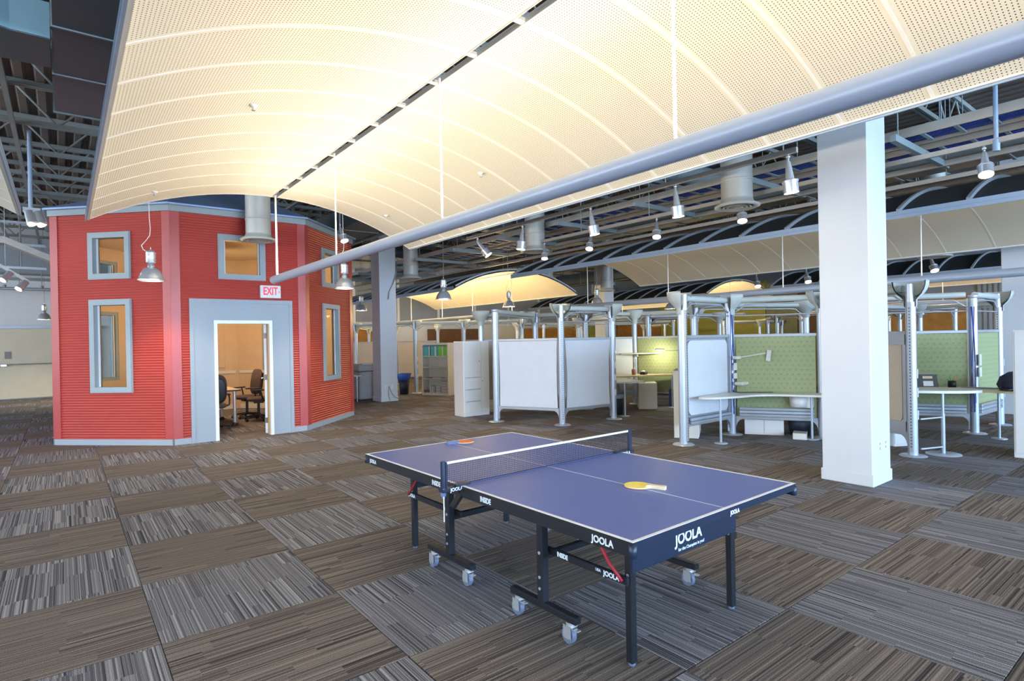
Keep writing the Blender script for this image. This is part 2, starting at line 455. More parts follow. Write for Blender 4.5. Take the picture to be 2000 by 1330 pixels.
# open-web roof joists, running across
chord_t = MB().bb(-13, 28, -.05, -.01, 5.76, 5.84).bb(-13, 28, .01, .05, 5.76, 5.84).mesh('top_chord')
chord_b = MB().bb(-13, 28, -.05, -.01, 5.16, 5.23).bb(-13, 28, .01, .05, 5.16, 5.23).mesh('bottom_chord')
web_a = MB().cyl((0, 0, 5.2), (.55, 0, 5.8), .017, 6).mesh('web_bar')
web_b = MB().cyl((.55, 0, 5.8), (1.1, 0, 5.2), .017, 6).mesh('web_bar')
jy = [3.2 + 1.7*k for k in range(13)]
for k, y in enumerate(jy):
    words = 'grey open-web roof joist, number %s counting back from the table' % ('one two three four five six seven eight nine ten eleven twelve thirteen'.split()[k])
    r = thing('roof_joist', words, 'roof joist', (0, y, 0), group='roof joists under the deck')
    put('top_chord', chord_t, 'joist', r); put('bottom_chord', chord_b, 'joist', r)
    lo, hi = (-4.4, 26.4) if y > 8 else (-3.3, 22)
    x = lo
    while x < hi:
        put('web_bar', web_a, 'joist', r, (x, 0, 0)); put('web_bar', web_b, 'joist', r, (x, 0, 0)); x += 1.1
# bridging rods between the joists
for k, bx in enumerate((-1.3, -0.55, 4.6, 8.4, 12.2)):
    tag(part('bridging_bar', MB().bb(bx - .03, bx + .03, 2.5, 24.5, 5.10, 5.155), 'joist'), ['thin bridging bar under the joists, farthest left', 'thin bridging bar under the joists, left beside the hanging pole lamp', 'thin bridging bar hidden above the arched canopy',
        'thin bridging bar above the cable trays', 'thin bridging bar over the workstation canopy'][k], 'bar', 'bridging bars under the joists')

# square white columns
def column(x, y, label, outlets=True):
    c = thing('square_column', label, 'column', (x, y, 0))
    part('shaft', MB().cbox(0, 0, 2.94, 0.50, 0.52, 5.78, 0.008), 'column_white', c)
    part('baseboard', MB().cbox(0, 0, 0.065, 0.525, 0.545, 0.13, 0.006), 'column_white', c)
    return c
c1 = column(7.085, 2.77, 'large square white column behind the blue table')
for dx in (-.06, .10):
    p = part('outlet_plate', MB().cbox(dx, -.262, .42, .075, .008, .12, .003), 'white_paint', c1)
    part('socket', MB().cbox(dx, -.267, .445, .032, .004, .03, .001).cbox(dx, -.267, .395, .032, .004, .03, .001), 'rail_grey', p)
c2 = column(7.17, 15.05, 'square white column with loose cables beside the red room')
for dx in (-.13, -.03, .07):
    part('outlet_plate', MB().cbox(dx, -.262, .40, .075, .008, .12, .003), 'white_paint', c2)
part('cable', MB().path([(-.02, -.27, .42), (0, -.30, .34), (.05, -.30, .22), (.13, -.29, .12), (.23, -.29, .07), (.30, -.27, .03)], .012, 6), 'rail_grey', c2)
part('cable', MB().path([(-.03, -.27, .40), (-.05, -.30, .25), (-.04, -.30, .12), (-.02, -.31, .02)], .007, 6), 'copier_grey', c2)
part('cable', MB().path([(.30, -.20, 3.9), (.27, -.28, 3.6), (.16, -.30, 3.3), (.03, -.29, 3.05), (0, -.28, 2.85)], .02, 6), 'rail_grey', c2)
column(16.2, 15.05, 'square column far back among the workstations')
column(14.95, 2.77, 'square white column far right behind the cubicles')

# ------------------------------------------------------------------ red octagonal meeting room
OX, OY, SIDE = 2.55, 13.776, 2.20
AP = SIDE*(1 + math.sqrt(2))/2
ZT = 3.98
room = thing('meeting_room', 'red corrugated octagonal meeting room with blue-grey window frames', 'room', (OX, OY, 0), kind='structure')
def facet_M(k):      # k=0 faces -Y; local frame: x along the facet, y outward is -y, z up
    return Matrix.Rotation(k*PI/4, 4, 'Z') @ Matrix.Translation((0, -AP, 0))
WIN = [(-.372, .372, .91, 2.45), (-.372, .372, 2.835, 3.59)]
def corr(mb, a, b, p, q):
    per = .0445; n = max(2, int(round((q - p)/per))*6)
    vs = []
    for i in range(n + 1):
        z = p + (q - p)*i/n
        y = -.030 - .0075*math.sin(2*PI*z/per)
        vs += [(a, y, z), (b, y, z)]
    mb.add(vs, [(2*i, 2*i+1, 2*i+3, 2*i+2) for i in range(n)], True)
holes_by = {0: [(-.835, .845, 0, 2.45), (-.365, .375, 2.84, 3.59)], 7: WIN, 1: WIN, 2: [], 3: WIN, 4: [], 5: WIN, 6: []}
for k in range(8):
    M = facet_M(k); hs = holes_by[k]
    mb = MB(); grid_boxes(mb, -SIDE/2 + .05, SIDE/2 - .05, .10, ZT - .06, hs, corr)
    o = part('cladding', mb, 'red_clad', room); o.matrix_local = M
    hi = [(-.415, .425, 0, 2.04), hs[1]] if k == 0 else hs
    mb = MB(); grid_boxes(mb, -SIDE/2, SIDE/2, 0, ZT - .02, hi, lambda m_, a, b, p, q: m_.bb(a, b, -.020, .10, p, q))
    o = part('inner_wall', mb, 'tan_wall', room); o.matrix_local = M
    mb = MB()
    if k == 0: mb.bb(-SIDE/2, -.835, -.045, -.02, 0, .10).bb(.845, SIDE/2, -.045, -.02, 0, .10)
    else: mb.bb(-SIDE/2, SIDE/2, -.045, -.02, 0, .10)
    o = part('baseboard', mb, 'blue_grey_light', room); o.matrix_local = M
    o = part('cornice', MB().bb(-SIDE/2 - .03, SIDE/2 + .03, -.075, .1, ZT - .06, ZT + .05).bb(-SIDE/2 - .05, SIDE/2 + .05, -.11, .1, ZT + .05, ZT + .08), 'blue_grey', room); o.matrix_local = M
    # corner trims, one strip on each side of the corner
    for s in (-1, 1):
        o = part('corner_trim', MB().bb(s*(SIDE/2 + .018), s*(SIDE/2 - .125), -.046, -.012, .10, ZT - .06), 'red_trim', room); o.matrix_local = M
    # roof slope
    e = SIDE/2 + .06; rz = ZT + .08; apex_y = AP
    me = MB().add([(-e, -.14, rz - .04), (e, -.14, rz - .04), (0, apex_y, rz + 1.12), (-e, -.14, rz - .01), (e, -.14, rz - .01), (0, apex_y, rz + 1.15)],
                  [(2, 1, 0), (3, 4, 5), (0, 1, 4, 3), (1, 2, 5, 4), (2, 0, 3, 5)])
    o = part('roof_panel', me, 'roof_metal', room); o.matrix_local = M
    wins = hs[1:] if k == 0 else hs
    for (a, b, p, q) in wins:
        w = .075
        mb = MB()
        for (x0, x1, z0, z1) in ((a - .01, b + .01, q - w, q + .01), (a - .01, b + .01, p - .01, p + w), (a - .01, a + w, p + w, q - w), (b - w, b + .01, p + w, q - w)):
            mb.bb(x0, x1, -.065, .09, z0, z1)
        mb.bb(a - .025, b + .025, -.055, -.03, q, q + .022).bb(a - .025, b + .025, -.055, -.03, p - .022, p).bb(a - .025, a, -.055, -.03, p, q).bb(b, b + .025, -.055, -.03, p, q)
        fr = part('window', mb, 'blue_grey', room); fr.matrix_local = M
        part('pane', MB().bb(a + w, b - w, .035, .041, p + w, q - w), 'glass', fr)
        part('sash', MB().bb(a + w, a + w + .03, .02, .06, p + w, q - w).bb(b - w - .016, b - w, .02, .06, p + w, q - w), 'white_paint', fr)
# door surround, frame and open leaf on the front facet
M0 = facet_M(0)
mb = MB()
grid_boxes(mb, -.835, .845, 0, 2.45, [(-.475, .485, 0, 2.09)], lambda m_, a, b, p, q: m_.bb(a, b, -.050, -.02, p, q))
for (x0, x1, z0, z1) in ((-.85, .86, 2.40, 2.465), (-.85, -.79, 0, 2.40), (.80, .86, 0, 2.40)): mb.bb(x0, x1, -.062, -.02, z0, z1)
o = part('door_surround', mb, 'blue_grey_light', room); o.matrix_local = M0
mb = MB()
for (x0, x1, z0, z1) in ((-.480, .490, 2.035, 2.095), (-.480, -.425, 0, 2.035), (.435, .490, 0, 2.035)): mb.bb(x0, x1, -.072, .12, z0, z1)
o = part('door_frame', mb, 'white_paint', room); o.matrix_local = M0
leaf = part('door', MB().cbox(.410, .56, 1.02, .045, .86, 2.02, .003), 'white_paint', room); leaf.matrix_local = M0 @ Matrix.Translation((.432, .12, 0)) @ Matrix.Rotation(math.radians(-15), 4, 'Z') @ Matrix.Translation((-.432, -.12, 0))
for z in (.25, 1.05, 1.82):
    part('hinge', MB().bb(.378, .430, .12, .131, z - .05, z + .05).cyl((.432, .118, z - .05), (.432, .118, z + .05), .008, 8), 'brass_dark', leaf)
part('door_handle', MB().cyl((.388, .92, 1.0), (.33, .92, 1.0), .011, 8).cyl((.335, .92, 1.0), (.335, .80, 1.0), .010, 8), 'chrome', leaf)
part('room_ceiling', MB().prism([((AP - .1)/math.cos(PI/8)*math.cos(PI/8 + i*PI/4), (AP - .1)/math.cos(PI/8)*math.sin(PI/8 + i*PI/4)) for i in range(8)], 3.86, 3.92), 'tan_wall', room)
o = part('chair_rail', MB().bb(-1.0, 1.0, .10, .125, .92, .99), 'cabinet_cream', room); o.matrix_local = facet_M(4)
o = part('chair_rail', MB().bb(-1.0, 1.0, .10, .125, .92, .99), 'cabinet_cream', room); o.matrix_local = facet_M(3)
for k in (3, 4, 5):
    o = part('inner_baseboard', MB().bb(-1.0, 1.0, .10, .115, 0, .12), 'cabinet_cream', room); o.matrix_local = facet_M(k)
o = part('white_board', MB().cbox(0, .115, 1.62, 1.5, .02, 1.1, .006), 'tan_wall', room); o.matrix_local = facet_M(4)
# lamp hanging inside the room
lm = thing('pendant_lamp', 'pale round lamp hanging inside the red meeting room', 'lamp', (OX + .2, OY + .1, 3.05))
part('shade', MB().lathe([(.02, .22), (.10, .20), (.24, .05), (.25, 0), (.235, .0), (.09, .18)], 18), 'duct_pale', lm)
part('bulb', MB().lathe([(0, .0), (.10, .01), (.12, .05), (0, .1)], 12), 'lens_warm', lm)
part('cord', MB().cyl((0, 0, .2), (0, 0, .82), .008, 6), 'black_plastic', lm)
l = bpy.data.lights.new('room_light', 'POINT'); l.energy = 150; l.color = (1.0, .76, .50); l.shadow_soft_size = .25
o = bpy.data.objects.new('room_light', l); COL.objects.link(o); o.location = (OX + .2, OY + .1, 2.95)
# exit sign on the red wall
ex = thing('exit_sign', 'white exit sign with red letters above the meeting room door', 'sign', (3.02, 11.12 - .03, 2.62))
part('housing', MB().cbox(0, -.03, 0, .355, .06, .23, .006), 'exit_face', ex)
put('lettering', text_mesh('EXIT', .20, .002, xs=.62, bold=.004), 'exit_red', ex, (-.005, -.063, .005), rot=(PI/2, 0, 0))
part('arrow', MB().add([(.135, -.062, .03), (.158, -.062, 0), (.135, -.062, -.03), (.143, -.062, 0), (.135, -.0645, .03), (.158, -.0645, 0), (.135, -.0645, -.03), (.143, -.0645, 0)],
     [(0, 1, 3), (1, 2, 3), (4, 5, 7), (5, 6, 7), (0, 1, 5, 4), (1, 2, 6, 5), (2, 3, 7, 6), (3, 0, 4, 7)]), 'exit_red', ex)

# ------------------------------------------------------------------ arched canopies
def arc_pts(R, a0, a1, n):
    return [(R*math.sin(a0 + (a1 - a0)*i/n), R*math.cos(a0 + (a1 - a0)*i/n)) for i in range(n + 1)]
def strip(mb, R0, R1, a0, a1, y0, y1, n, dz):
    lo = arc_pts(R0, a0, a1, n); hi = arc_pts(R1, a0, a1, n); k = n + 1
    v = [(x, y0, z + dz) for x, z in lo] + [(x, y1, z + dz) for x, z in lo] + [(x, y0, z + dz) for x, z in hi] + [(x, y1, z + dz) for x, z in hi]
    f = []
    for i in range(n):
        f += [(i, k+i, k+i+1, i+1), (2*k+i, 2*k+i+1, 3*k+i+1, 3*k+i), (i, i+1, 2*k+i+1, 2*k+i), (k+i, 3*k+i, 3*k+i+1, k+i+1)]
    f += [(0, 2*k, 3*k, k), (n, k+n, 3*k+n, 2*k+n)]
    return mb.add(v, f)
def perforated(R, a0, a1, y0, y1, dz, sp=.024, hr=.0043):
    na = int(round(R*(a1 - a0)/sp)); ny = int(round((y1 - y0)/sp))
    da = (a1 - a0)/na; dy = (y1 - y0)/ny
    v = []; f = []
    def P(a, y): return (R*math.sin(a), y, R*math.cos(a) + dz)
    ci = [[0]*(ny + 1) for _ in range(na + 1)]
    for i in range(na + 1):
        for j in range(ny + 1):
            ci[i][j] = len(v); v.append(P(a0 + i*da, y0 + j*dy))
    m8 = [(math.cos(q*PI/4 + PI/4), math.sin(q*PI/4 + PI/4)) for q in range(8)]
    for i in range(na):
        for j in range(ny):
            edge = i == 0 or j == 0 or i == na - 1 or j == ny - 1
            c = (ci[i+1][j+1], ci[i][j+1], ci[i][j], ci[i+1][j])
            if edge: f.append(c); continue
            ac, yc = a0 + (i + .5)*da, y0 + (j + .5)*dy
            o = len(v)
            for cx, sy in m8: v.append(P(ac + cx*hr/R, yc + sy*hr))
            for q in range(4):
                f.append((c[q], c[(q+1) % 4], o + (2*q + 2) % 8, o + 2*q + 1, o + 2*q))
    me = bpy.data.meshes.new('panel'); me.from_pydata(v, [], f); me.update()
    return me
def canopy(label, xl, xr, ze, sag, y0, y1, nb, perf=False, slit=.045):
    hw = (xr - xl)/2; R = (hw*hw + sag*sag)/(2*sag); A = math.asin(hw/R); dz = -R*math.cos(A)
    c = thing('arched_canopy', label, 'canopy', ((xl + xr)/2, y0, ze))
    bay = (y1 - y0)/nb; g = slit/R
    if perf:
        pl = perforated(R, -A, -g, .012, bay - .012, dz); prr = perforated(R, g, A, .012, bay - .012, dz)
    else:
        pl = strip(MB(), R, R + .004, -A, -g, .012, bay - .012, 14, dz).mesh('panel'); prr = strip(MB(), R, R + .004, g, A, .012, bay - .012, 14, dz).mesh('panel')
    rb = strip(MB(), R - .003, R + .004, -A, A, -.012, .012, 28, dz)
    rib_low = rb.mesh('seam_band')
    rib_top = strip(MB(), R + .036, R + .080, -A + .022, A - .022, -.022, .022, 28, dz).mesh('rib')
    for k in range(nb):
        put('panel', pl, 'canopy', c, (0, k*bay, 0)); put('panel', prr, 'canopy', c, (0, k*bay, 0))
    for k in range(nb + 1):
        put('seam_band', rib_low, 'canopy_rib', c, (0, k*bay, 0))
        put('rib', rib_top, 'rib_grey', c, (0, k*bay, 0))
        part('slit_bracket', MB().box(0, k*bay, dz + R + .012, .13, .05, .03), 'canopy_rib', c)
    L = y1 - y0
    part('backing', strip(MB(), R + .028, R + .034, -A, -g*1.1, 0, L, 20, dz), 'canopy_back', c)
    part('backing', strip(MB(), R + .028, R + .034, g*1.1, A, 0, L, 20, dz), 'canopy_back', c)
    for s in (-1, 1):
        part('slit_edge', MB().box(s*slit, L/2, dz + R + .012, .006, L, .05), 'canopy_rib', c)
        part('fascia', MB().box(s*(hw + .008), L/2, .035, .016, L, .10), 'fascia', c)
        part('edge_lip', MB().box(s*(hw - .012), L/2, .004, .03, L, .012), 'canopy_rib', c)
    for s in (0, L):
        for yy in ((0.06,) if s == 0 else (L - .06,)):
            for xx in (-hw*.25, hw*.25):
                zz = math.sqrt(R*R - xx*xx) + dz + .06
                part('hanger_rod', MB().cyl((xx, yy, zz), (xx, yy, 5.16 - ze), .006, 6), 'strut_teal', c)
    c['R'] = R
    return c
def uplight_tube(label, x, z, y0, y1, r, crown, rods, power, col, doubles=()):
    t_ = thing('tube_light', label, 'light tube', (x, y0, z))
    L = y1 - y0
    part('tube', MB().cyl((0, 0, 0), (0, L, 0), r, 28, caps=False), 'tube_grey', t_)
    for e in (0, L): part('end_cap', MB().cyl((0, e - .004, 0), (0, e + .004, 0), r*1.01, 28), 'tube_grey', t_)
    for yr in rods:
        part('hanger_rod', MB().cyl((0, yr - y0, r*.98), (0, yr - y0, crown - z), .010, 8), 'rod_white', t_)
        if yr in doubles: part('hanger_rod', MB().cyl((0.05, yr - y0 + .12, r*.8), (0.02, yr - y0 + .04, crown - z), .010, 8), 'rod_white', t_)
    if power:
        for s in (-1, 1): area('tube_lamp', (x + s*.03, (y0 + y1)/2, z + r + .02), (0, PI + s*math.radians(52), 0), .07, L - .2, power/2, col)
    return t_
YE = 9.25; XC = 2.60; HW = 2.33
canopy('big cream perforated canopy arching over the blue table', XC - HW, XC + HW, 3.315, .62, YE - .606*17, YE, 17, perf=True)
uplight_tube('long grey tube light hanging above the blue table', XC, 2.657, -1.0, 9.32, .060, 3.93, (-.55, 1.88, 4.28, 6.72, 9.16), 215, (1.0, .87, .67), doubles=(9.16,))
canopy('dim canopy at the far left edge beside the big cream canopy', -.39 - 2*HW, -.39, 3.30, .62, YE - .606*17, YE, 17)
canopy('grey canopy with dark ribbed top behind the big column', 8.67, 13.5, 3.165, .63, 11.1 - 15*.75, 11.1, 15)
uplight_tube('grey tube light under the dim canopy behind the column', 11.1, 2.51, -.3, 11.2, .066, 3.79, (.3, 3.3, 5.6, 8.3, 10.9), 28, (1, .80, .55))
canopy('glowing yellow canopy beyond the white screens', 8.67, 13.5, 3.10, .63, 13.75, 23.0, 12)
uplight_tube('beige tube light under the glowing yellow canopy', 11.1, 2.45, 13.6, 23.2, .066, 3.72, (14.2, 16.4, 18.4, 20.8, 22.8), 330, (1, .72, .36))
canopy('tan canopy with dark ribbed top at far right', 18.2, 23.0, 3.15, .63, -.9, 9.6, 14)
uplight_tube('grey tube light under the far right canopy', 20.6, 2.5, -.9, 9.7, .066, 3.77, (.3, 3.3, 5.6, 8.3), 150, (1, .68, .36))
canopy('small tan canopy far back in the middle', 18.2, 23.0, 3.10, .63, 12.0, 22.0, 13)
uplight_tube('tube light under the far back canopy', 20.6, 2.45, 11.9, 22.0, .066, 3.72, (12.5, 15, 18, 21), 260, (1, .76, .40))

# sprinkler heads poking through the big canopy
Rm = (HW*HW + .62*.62)/(2*.62)
def can_z(x): return 3.315 + math.sqrt(Rm*Rm - (x - XC)**2) - Rm*math.cos(math.asin(HW/Rm))
for x, y, lb in ((1.35, 5.35, 'small white sprinkler head on the canopy, left near the slit top'), (.95, 8.55, 'small white sprinkler head on the canopy near its left far corner'),
                 (4.05, 5.75, 'small white sprinkler head on the canopy right of the slit'), (4.1, 8.45, 'small white sprinkler head on the canopy near its right far corner')):
    z = can_z(x); s = thing('ceiling_sprinkler', lb, 'sprinkler', (x, y, z - .05), group='sprinkler heads')
    part('escutcheon', MB().lathe([(0, .048), (.04, .046), (.03, .03), (.012, .022), (0, .02)], 14), 'white_paint', s)
    part('deflector', MB().cyl((0, 0, 0), (0, 0, .03), .006, 8).cyl((0, 0, -.004), (0, 0, 0), .018, 10), 'chrome', s)

# ------------------------------------------------------------------ lamps
def make_pendant(label, x, y, z, top, power=18, curl=True, group='dome pendant lamps'):
    p = thing('dome_pendant', label, 'pendant lamp', (x, y, z), group=group)
    sh = [(.175, 0), (.170, .012), (.162, .05), (.145, .10), (.115, .15), (.080, .185), (.050, .20), (.045, .195), (.072, .178), (.106, .145), (.137, .098), (.155, .048), (.163, .012), (.166, 0), (.175, 0)]
    part('shade', MB().lathe(sh, 28), 'chrome', p)
    part('rim', MB().lathe([(.168, -.006), (.186, -.006), (.186, .006), (.168, .006), (.168, -.006)], 28, smooth=False), 'chrome', p)
    part('neck', MB().lathe([(.05, .195), (.052, .235), (.036, .24), (.036, .26), (0, .26)], 16), 'chrome', p)
    h = part('ballast_housing', MB().lathe([(.045, .255), (.062, .262), (.062, .42), (.045, .45), (.02, .465), (0, .468)], 16), 'chrome', p)
    fins = MB()
    for i in range(9): fins.lathe([(.060, .275 + i*.017), (.072, .277 + i*.017), (.072, .284 + i*.017), (.060, .286 + i*.017)], 16, smooth=False)
    part('fin', fins, 'chrome', h)
    part('bulb', MB().lathe([(0, .012), (.09, .014), (.12, .03), (.13, .05), (0, .055)], 16), 'lens_cool', p)
    part('hook', MB().cyl((0, 0, .465), (0, 0, .50), .006, 6), 'chrome', p)
    if curl: pts = [(-.03, 0, .42), (-.10, -.02, .46), (-.12, -.02, .52), (-.06, 0, .60), (-.01, 0, .68), (0, 0, .78), (-.01, 0, .95), (-.02, 0, top - z)]
    else: pts = [(0, 0, .49), (0.01, 0, .6), (0, 0, top - z)]
    part('cord', MB().path(pts, .0055, 6), 'rod_white' if curl else 'copier_grey', p)
    if power:
        l = bpy.data.lights.new('pendant_light', 'SPOT'); l.energy = power; l.color = (1, .84, .60); l.spot_size = 2.2; l.spot_blend = .6; l.shadow_soft_size = .10
        o = bpy.data.objects.new('pendant_light', l); COL.objects.link(o); o.location = (x, y, z - .02)
    return p
make_pendant('chrome dome pendant in front of the left red facet', 1.08, 10.3, 2.67, 5.84, 90)
make_pendant('chrome dome pendant in front of the right red facet', 4.05, 10.1, 2.65, 5.84, 70)
make_pendant('chrome dome pendant hanging before the yellow canopy, left one', 6.80, 11.2, 2.60, 5.84, 90, False)
make_pendant('chrome dome pendant hanging before the yellow canopy, right one', 10.47, 13.55, 2.64, 5.84, 90, True)
make_pendant('copper-tinted dome pendant between red room and white column', 7.25, 16.8, 2.64, 5.84, 40, False)
make_pendant('dome pendant hanging before the cream sliding door', -.43, 22.5, 2.54, 5.84, 160, False)
make_pendant('small dome pendant behind the nearest bowl-topped pole', 17.2, 12.8, 2.65, 5.84, 60, False)
make_pendant('small dome pendant above the green screens, far back', 12.5, 11.9, 2.66, 5.84, 40, False)

def aim(o, d):
    o.rotation_euler = Vector(d).to_track_quat('-Z', 'Y').to_euler()
def make_spot(label, x, y, zt, d, power=0, size=1.0, group='track spotlights'):
    s = thing('track_spotlight', label, 'spotlight', (x, y, zt), group=group)
    d = Vector(d).normalized()
    part('stem', MB().cyl((0, 0, 0), (0, 0, -.07*size), .012*size, 8).lathe([(0, -.01), (.022, -.012), (.022, -.035), (.012, -.04)], 10), 'chrome', s)
    neck = Vector((0, 0, -.07*size)); a = neck + d*.16*size
    part('neck', MB().cyl(neck, a, .022*size, 12, r2=.040*size), 'chrome', s)
    b = a + d*.13*size
    hd = part('head', MB().cyl(a, a + d*.02*size, .040*size, 18, r2=.066*size).cyl(a + d*.02*size, b, .066*size, 18, caps=False), 'chrome', s)
    part('collar', MB().cyl(a + d*.015*size, a + d*.032*size, .073*size, 18), 'chrome', hd)
    part('lens', MB().cyl(b - d*.025*size, b - d*.012*size, .062*size, 18), 'lens_warm', s)
    if power:
        l = bpy.data.lights.new('spot_light', 'SPOT'); l.energy = power; l.color = (1, .76, .46); l.spot_size = .9; l.spot_blend = .5; l.shadow_soft_size = .06
        o = bpy.data.objects.new('spot_light', l); COL.objects.link(o); o.location = Vector((x, y, zt)) + b; aim(o, d)
    return s
ordn = ['nearest the camera', 'second from the near end', 'third from the near end', 'fourth from the near end', 'at the far end']
def track(label, x, z, y0, y1, hang):
    t_ = thing('lighting_track', label, 'lighting track', (x, y0, z))
    part('rail', MB().bb(-.022, .022, 0, y1 - y0, 0, .055), 'tray_steel', t_)
    k = y0 + .15
    while k < y1:
        part('hanger_rod', MB().cyl((0, k - y0, .055), (0, k - y0, 5.16 - z), .008, 6), 'strut_teal', t_); k += hang
track('tan lighting track just right of the big canopy', 6.2, 3.60, 2.95, 9.3, 1.55)
for i, (y, dx, dy) in enumerate(((3.05, .10, -.05), (4.5, .10, -.05), (6.0, .15, -.10), (7.6, -.1, .05), (8.95, .55, -.55))):
    make_spot('silver spotlight on the track beside the big canopy, ' + ordn[i], 6.2, y, 3.60, (dx, dy, -1), 60 if i in (1, 3) else 0, 1.15)
track('pale lighting track beyond the cable trays', 7.75, 3.62, 1.2, 8.88, 1.6)
for i, (y, dx, dy) in enumerate(((1.72, -.45, -.15), (4.5, -.35, -.25), (6.0, -.35, -.25), (7.5, -.45, -.25), (8.80, -.25, -.25))):
    make_spot('lit spotlight on the track beyond the cable trays, ' + ordn[i], 7.75, y, 3.62, (dx, dy, -1), 60 if i in (0, 2, 4) else 0, 1.0)
track('distant lighting track above the far cubicles', 14.4, 3.52, 2.0, 10.0, 2.2)
for i, y in enumerate((3.1, 4.6)): make_spot('distant spotlight in front of dark ribbed canopy, ' + ('right one' if i == 0 else 'left one'), 14.4, y, 3.52, (.25, .1, .6), 0, 1.3)
track('farthest lighting track near the right canopy', 16.8, 3.55, 2.0, 11.0, 2.2)
for i, y in enumerate((4.8, 7.8, 9.3)): make_spot('far bright spotlight above green screens, ' + ['right one', 'middle one', 'left one'][i], 16.8, y, 3.55, (-.4, -.35, -1), 50, 1.3)
# pole lamp right of the column
pl_ = thing('pole_spotlight', 'lit spotlight on a long grey drop pole, upper right', 'spotlight', (7.75, 1.62, 3.52))
part('pole', MB().cyl((0, 0, .12), (0, 0, 1.62), .022, 10), 'fascia', pl_)
part('coupling', MB().cyl((0, 0, .02), (0, 0, .14), .034, 10), 'fascia', pl_)
# pole lamp at left
pz = thing('pole_spotlight', 'twin spotlight on a long grey drop pole left of the red room', 'spotlight', (-.37, 12.0, 3.72))
part('pole', MB().cyl((0, 0, .18), (0, 0, 1.44), .030, 10), 'fascia', pz)
part('bracket', MB().bb(-.10, .12, -.03, .03, .12, .20), 'rail_grey', pz)
for q, dx in enumerate((-.03, .09)):
    hd = part('head', MB().cyl((dx, 0, .14), (dx + .05, -.06, -.06), .06, 14, r2=.075), 'chrome', pz)
    part('lens', MB().cyl((dx + .05, -.06, -.062), (dx + .052, -.062, -.066), .066, 14), 'lens_warm', hd)
# spotlight beside the right red facet
_s = make_spot('silver spotlight hanging above the right end of the red room', 4.28, 10.85, 3.98, (.1, -.5, -1), 0, 1.1)
part('drop_rod', MB().cyl((0, 0, -.02), (0, 0, 1.87), .012, 8), 'copier_grey', _s)
# fluorescent strip bank at the left edge
fb = thing('light_bank', 'tilted bank of small spotlights at the far left edge', 'light bank', (-.92, 16.0, 3.35))
part('bar', MB().box(0, 0, 0, 1.05, .07, .06, 0, Matrix.Rotation(.62, 4, 'Y')), 'tray_steel', fb)
for q in range(4):
    xx = -.42 + q*.25; zz = -xx*.70
    h = part('head', MB().cyl((xx, -.02, zz - .03), (xx - .12, -.10, zz - .20), .06, 12, r2=.075), 'chrome', fb)
    part('lens', MB().cyl((xx - .122, -.101, zz - .202), (xx - .124, -.103, zz - .206), .066, 12), 'lens_warm', h)
part('drop_wire', MB().cyl((.0, 0, .03), (0, 0, 1.8), .006, 6), 'rail_grey', fb)

# ------------------------------------------------------------------ round drop ducts with diffusers
def drop_duct(label, x, y, z):
    d = thing('drop_duct', label, 'air duct', (x, y, z), group='round drop ducts with diffusers')
    part('pipe', MB().cyl((0, 0, .05), (0, 0, 5.84 - z), .205, 28, caps=False), 'duct_pale', d)
    for k in range(2): part('seam_ring', MB().lathe([(.205, .35 + k*.5), (.211, .355 + k*.5), (.211, .375 + k*.5), (.205, .38 + k*.5)], 28), 'duct_pale', d)
    df = part('diffuser', MB().lathe([(.205, .12), (.22, .07), (.295, .03), (.295, .015), (.25, 0), (.235, .012), (.215, .03)], 28), 'duct_pale', d)
    for r in (.19, .14, .085): part('diffuser_ring', MB().lathe([(r, .005), (r - .035, .03), (r - .042, .03), (r - .012, .0), (r, .005)], 24), 'duct_pale', df)
    part('hub', MB().cyl((0, 0, .002), (0, 0, .03), .035, 14), 'duct_pale', df)
    part('throat', MB().cyl((0, 0, .06), (0, 0, .065), .20, 20), 'canopy_back', df)
drop_duct('round drop duct in front of the red room\'s upper window', 2.72, 10.62, 3.46)
drop_duct('large round drop duct left of the big column', 7.30, 4.30, 3.40)
drop_duct('round drop duct above the white screens', 7.75, 9.1, 3.46)
drop_duct('round drop duct right of the cable-hung column', 7.75, 14.5, 3.42)
drop_duct('round drop duct overlapping the yellow canopy', 13.3, 15.0, 3.45)
drop_duct('round drop duct left of the far spotlights', 15.2, 14.0, 3.30)
drop_duct('round drop duct in front of the far ribbed canopy', 13.9, 3.9, 3.15)

# ------------------------------------------------------------------ cable trays, struts, conduits
def tray(label, x0, x1, z, y0, y1):
    t_ = thing('cable_tray', label, 'cable tray', (x0, y0, z))
    L = y1 - y0; w = x1 - x0
    for xx in (0, w): part('side_rail', MB().bb(xx - .012, xx + .012, 0, L, 0, .11), 'tray_steel', t_)
    rung = MB().bb(0, w, -.02, .02, .01, .03).mesh('rung')
    n = int(L/.32)
    for k in range(n): put('rung', rung, 'strut_teal', t_, (0, .16 + k*.32, 0))
    cb = MB()
    for q in range(7):
        xx = .06 + q*(w - .12)/6; ph = random.random()*6
        cb.path([(xx + .015*math.sin(ph + yy*.9), yy, .045 + .008*math.sin(ph*2 + yy)) for yy in [L*i/24 for i in range(25)]], .013, 5)
    part('cable_bundle', cb, 'cable_blue', t_)
tray('ladder cable tray with blue cables, nearer one', 7.98, 8.42, 3.98, -1.0, 21.0)
tray('ladder cable tray with blue cables, farther one', 8.62, 9.06, 3.95, -1.0, 21.0)
y = .6; k = 0
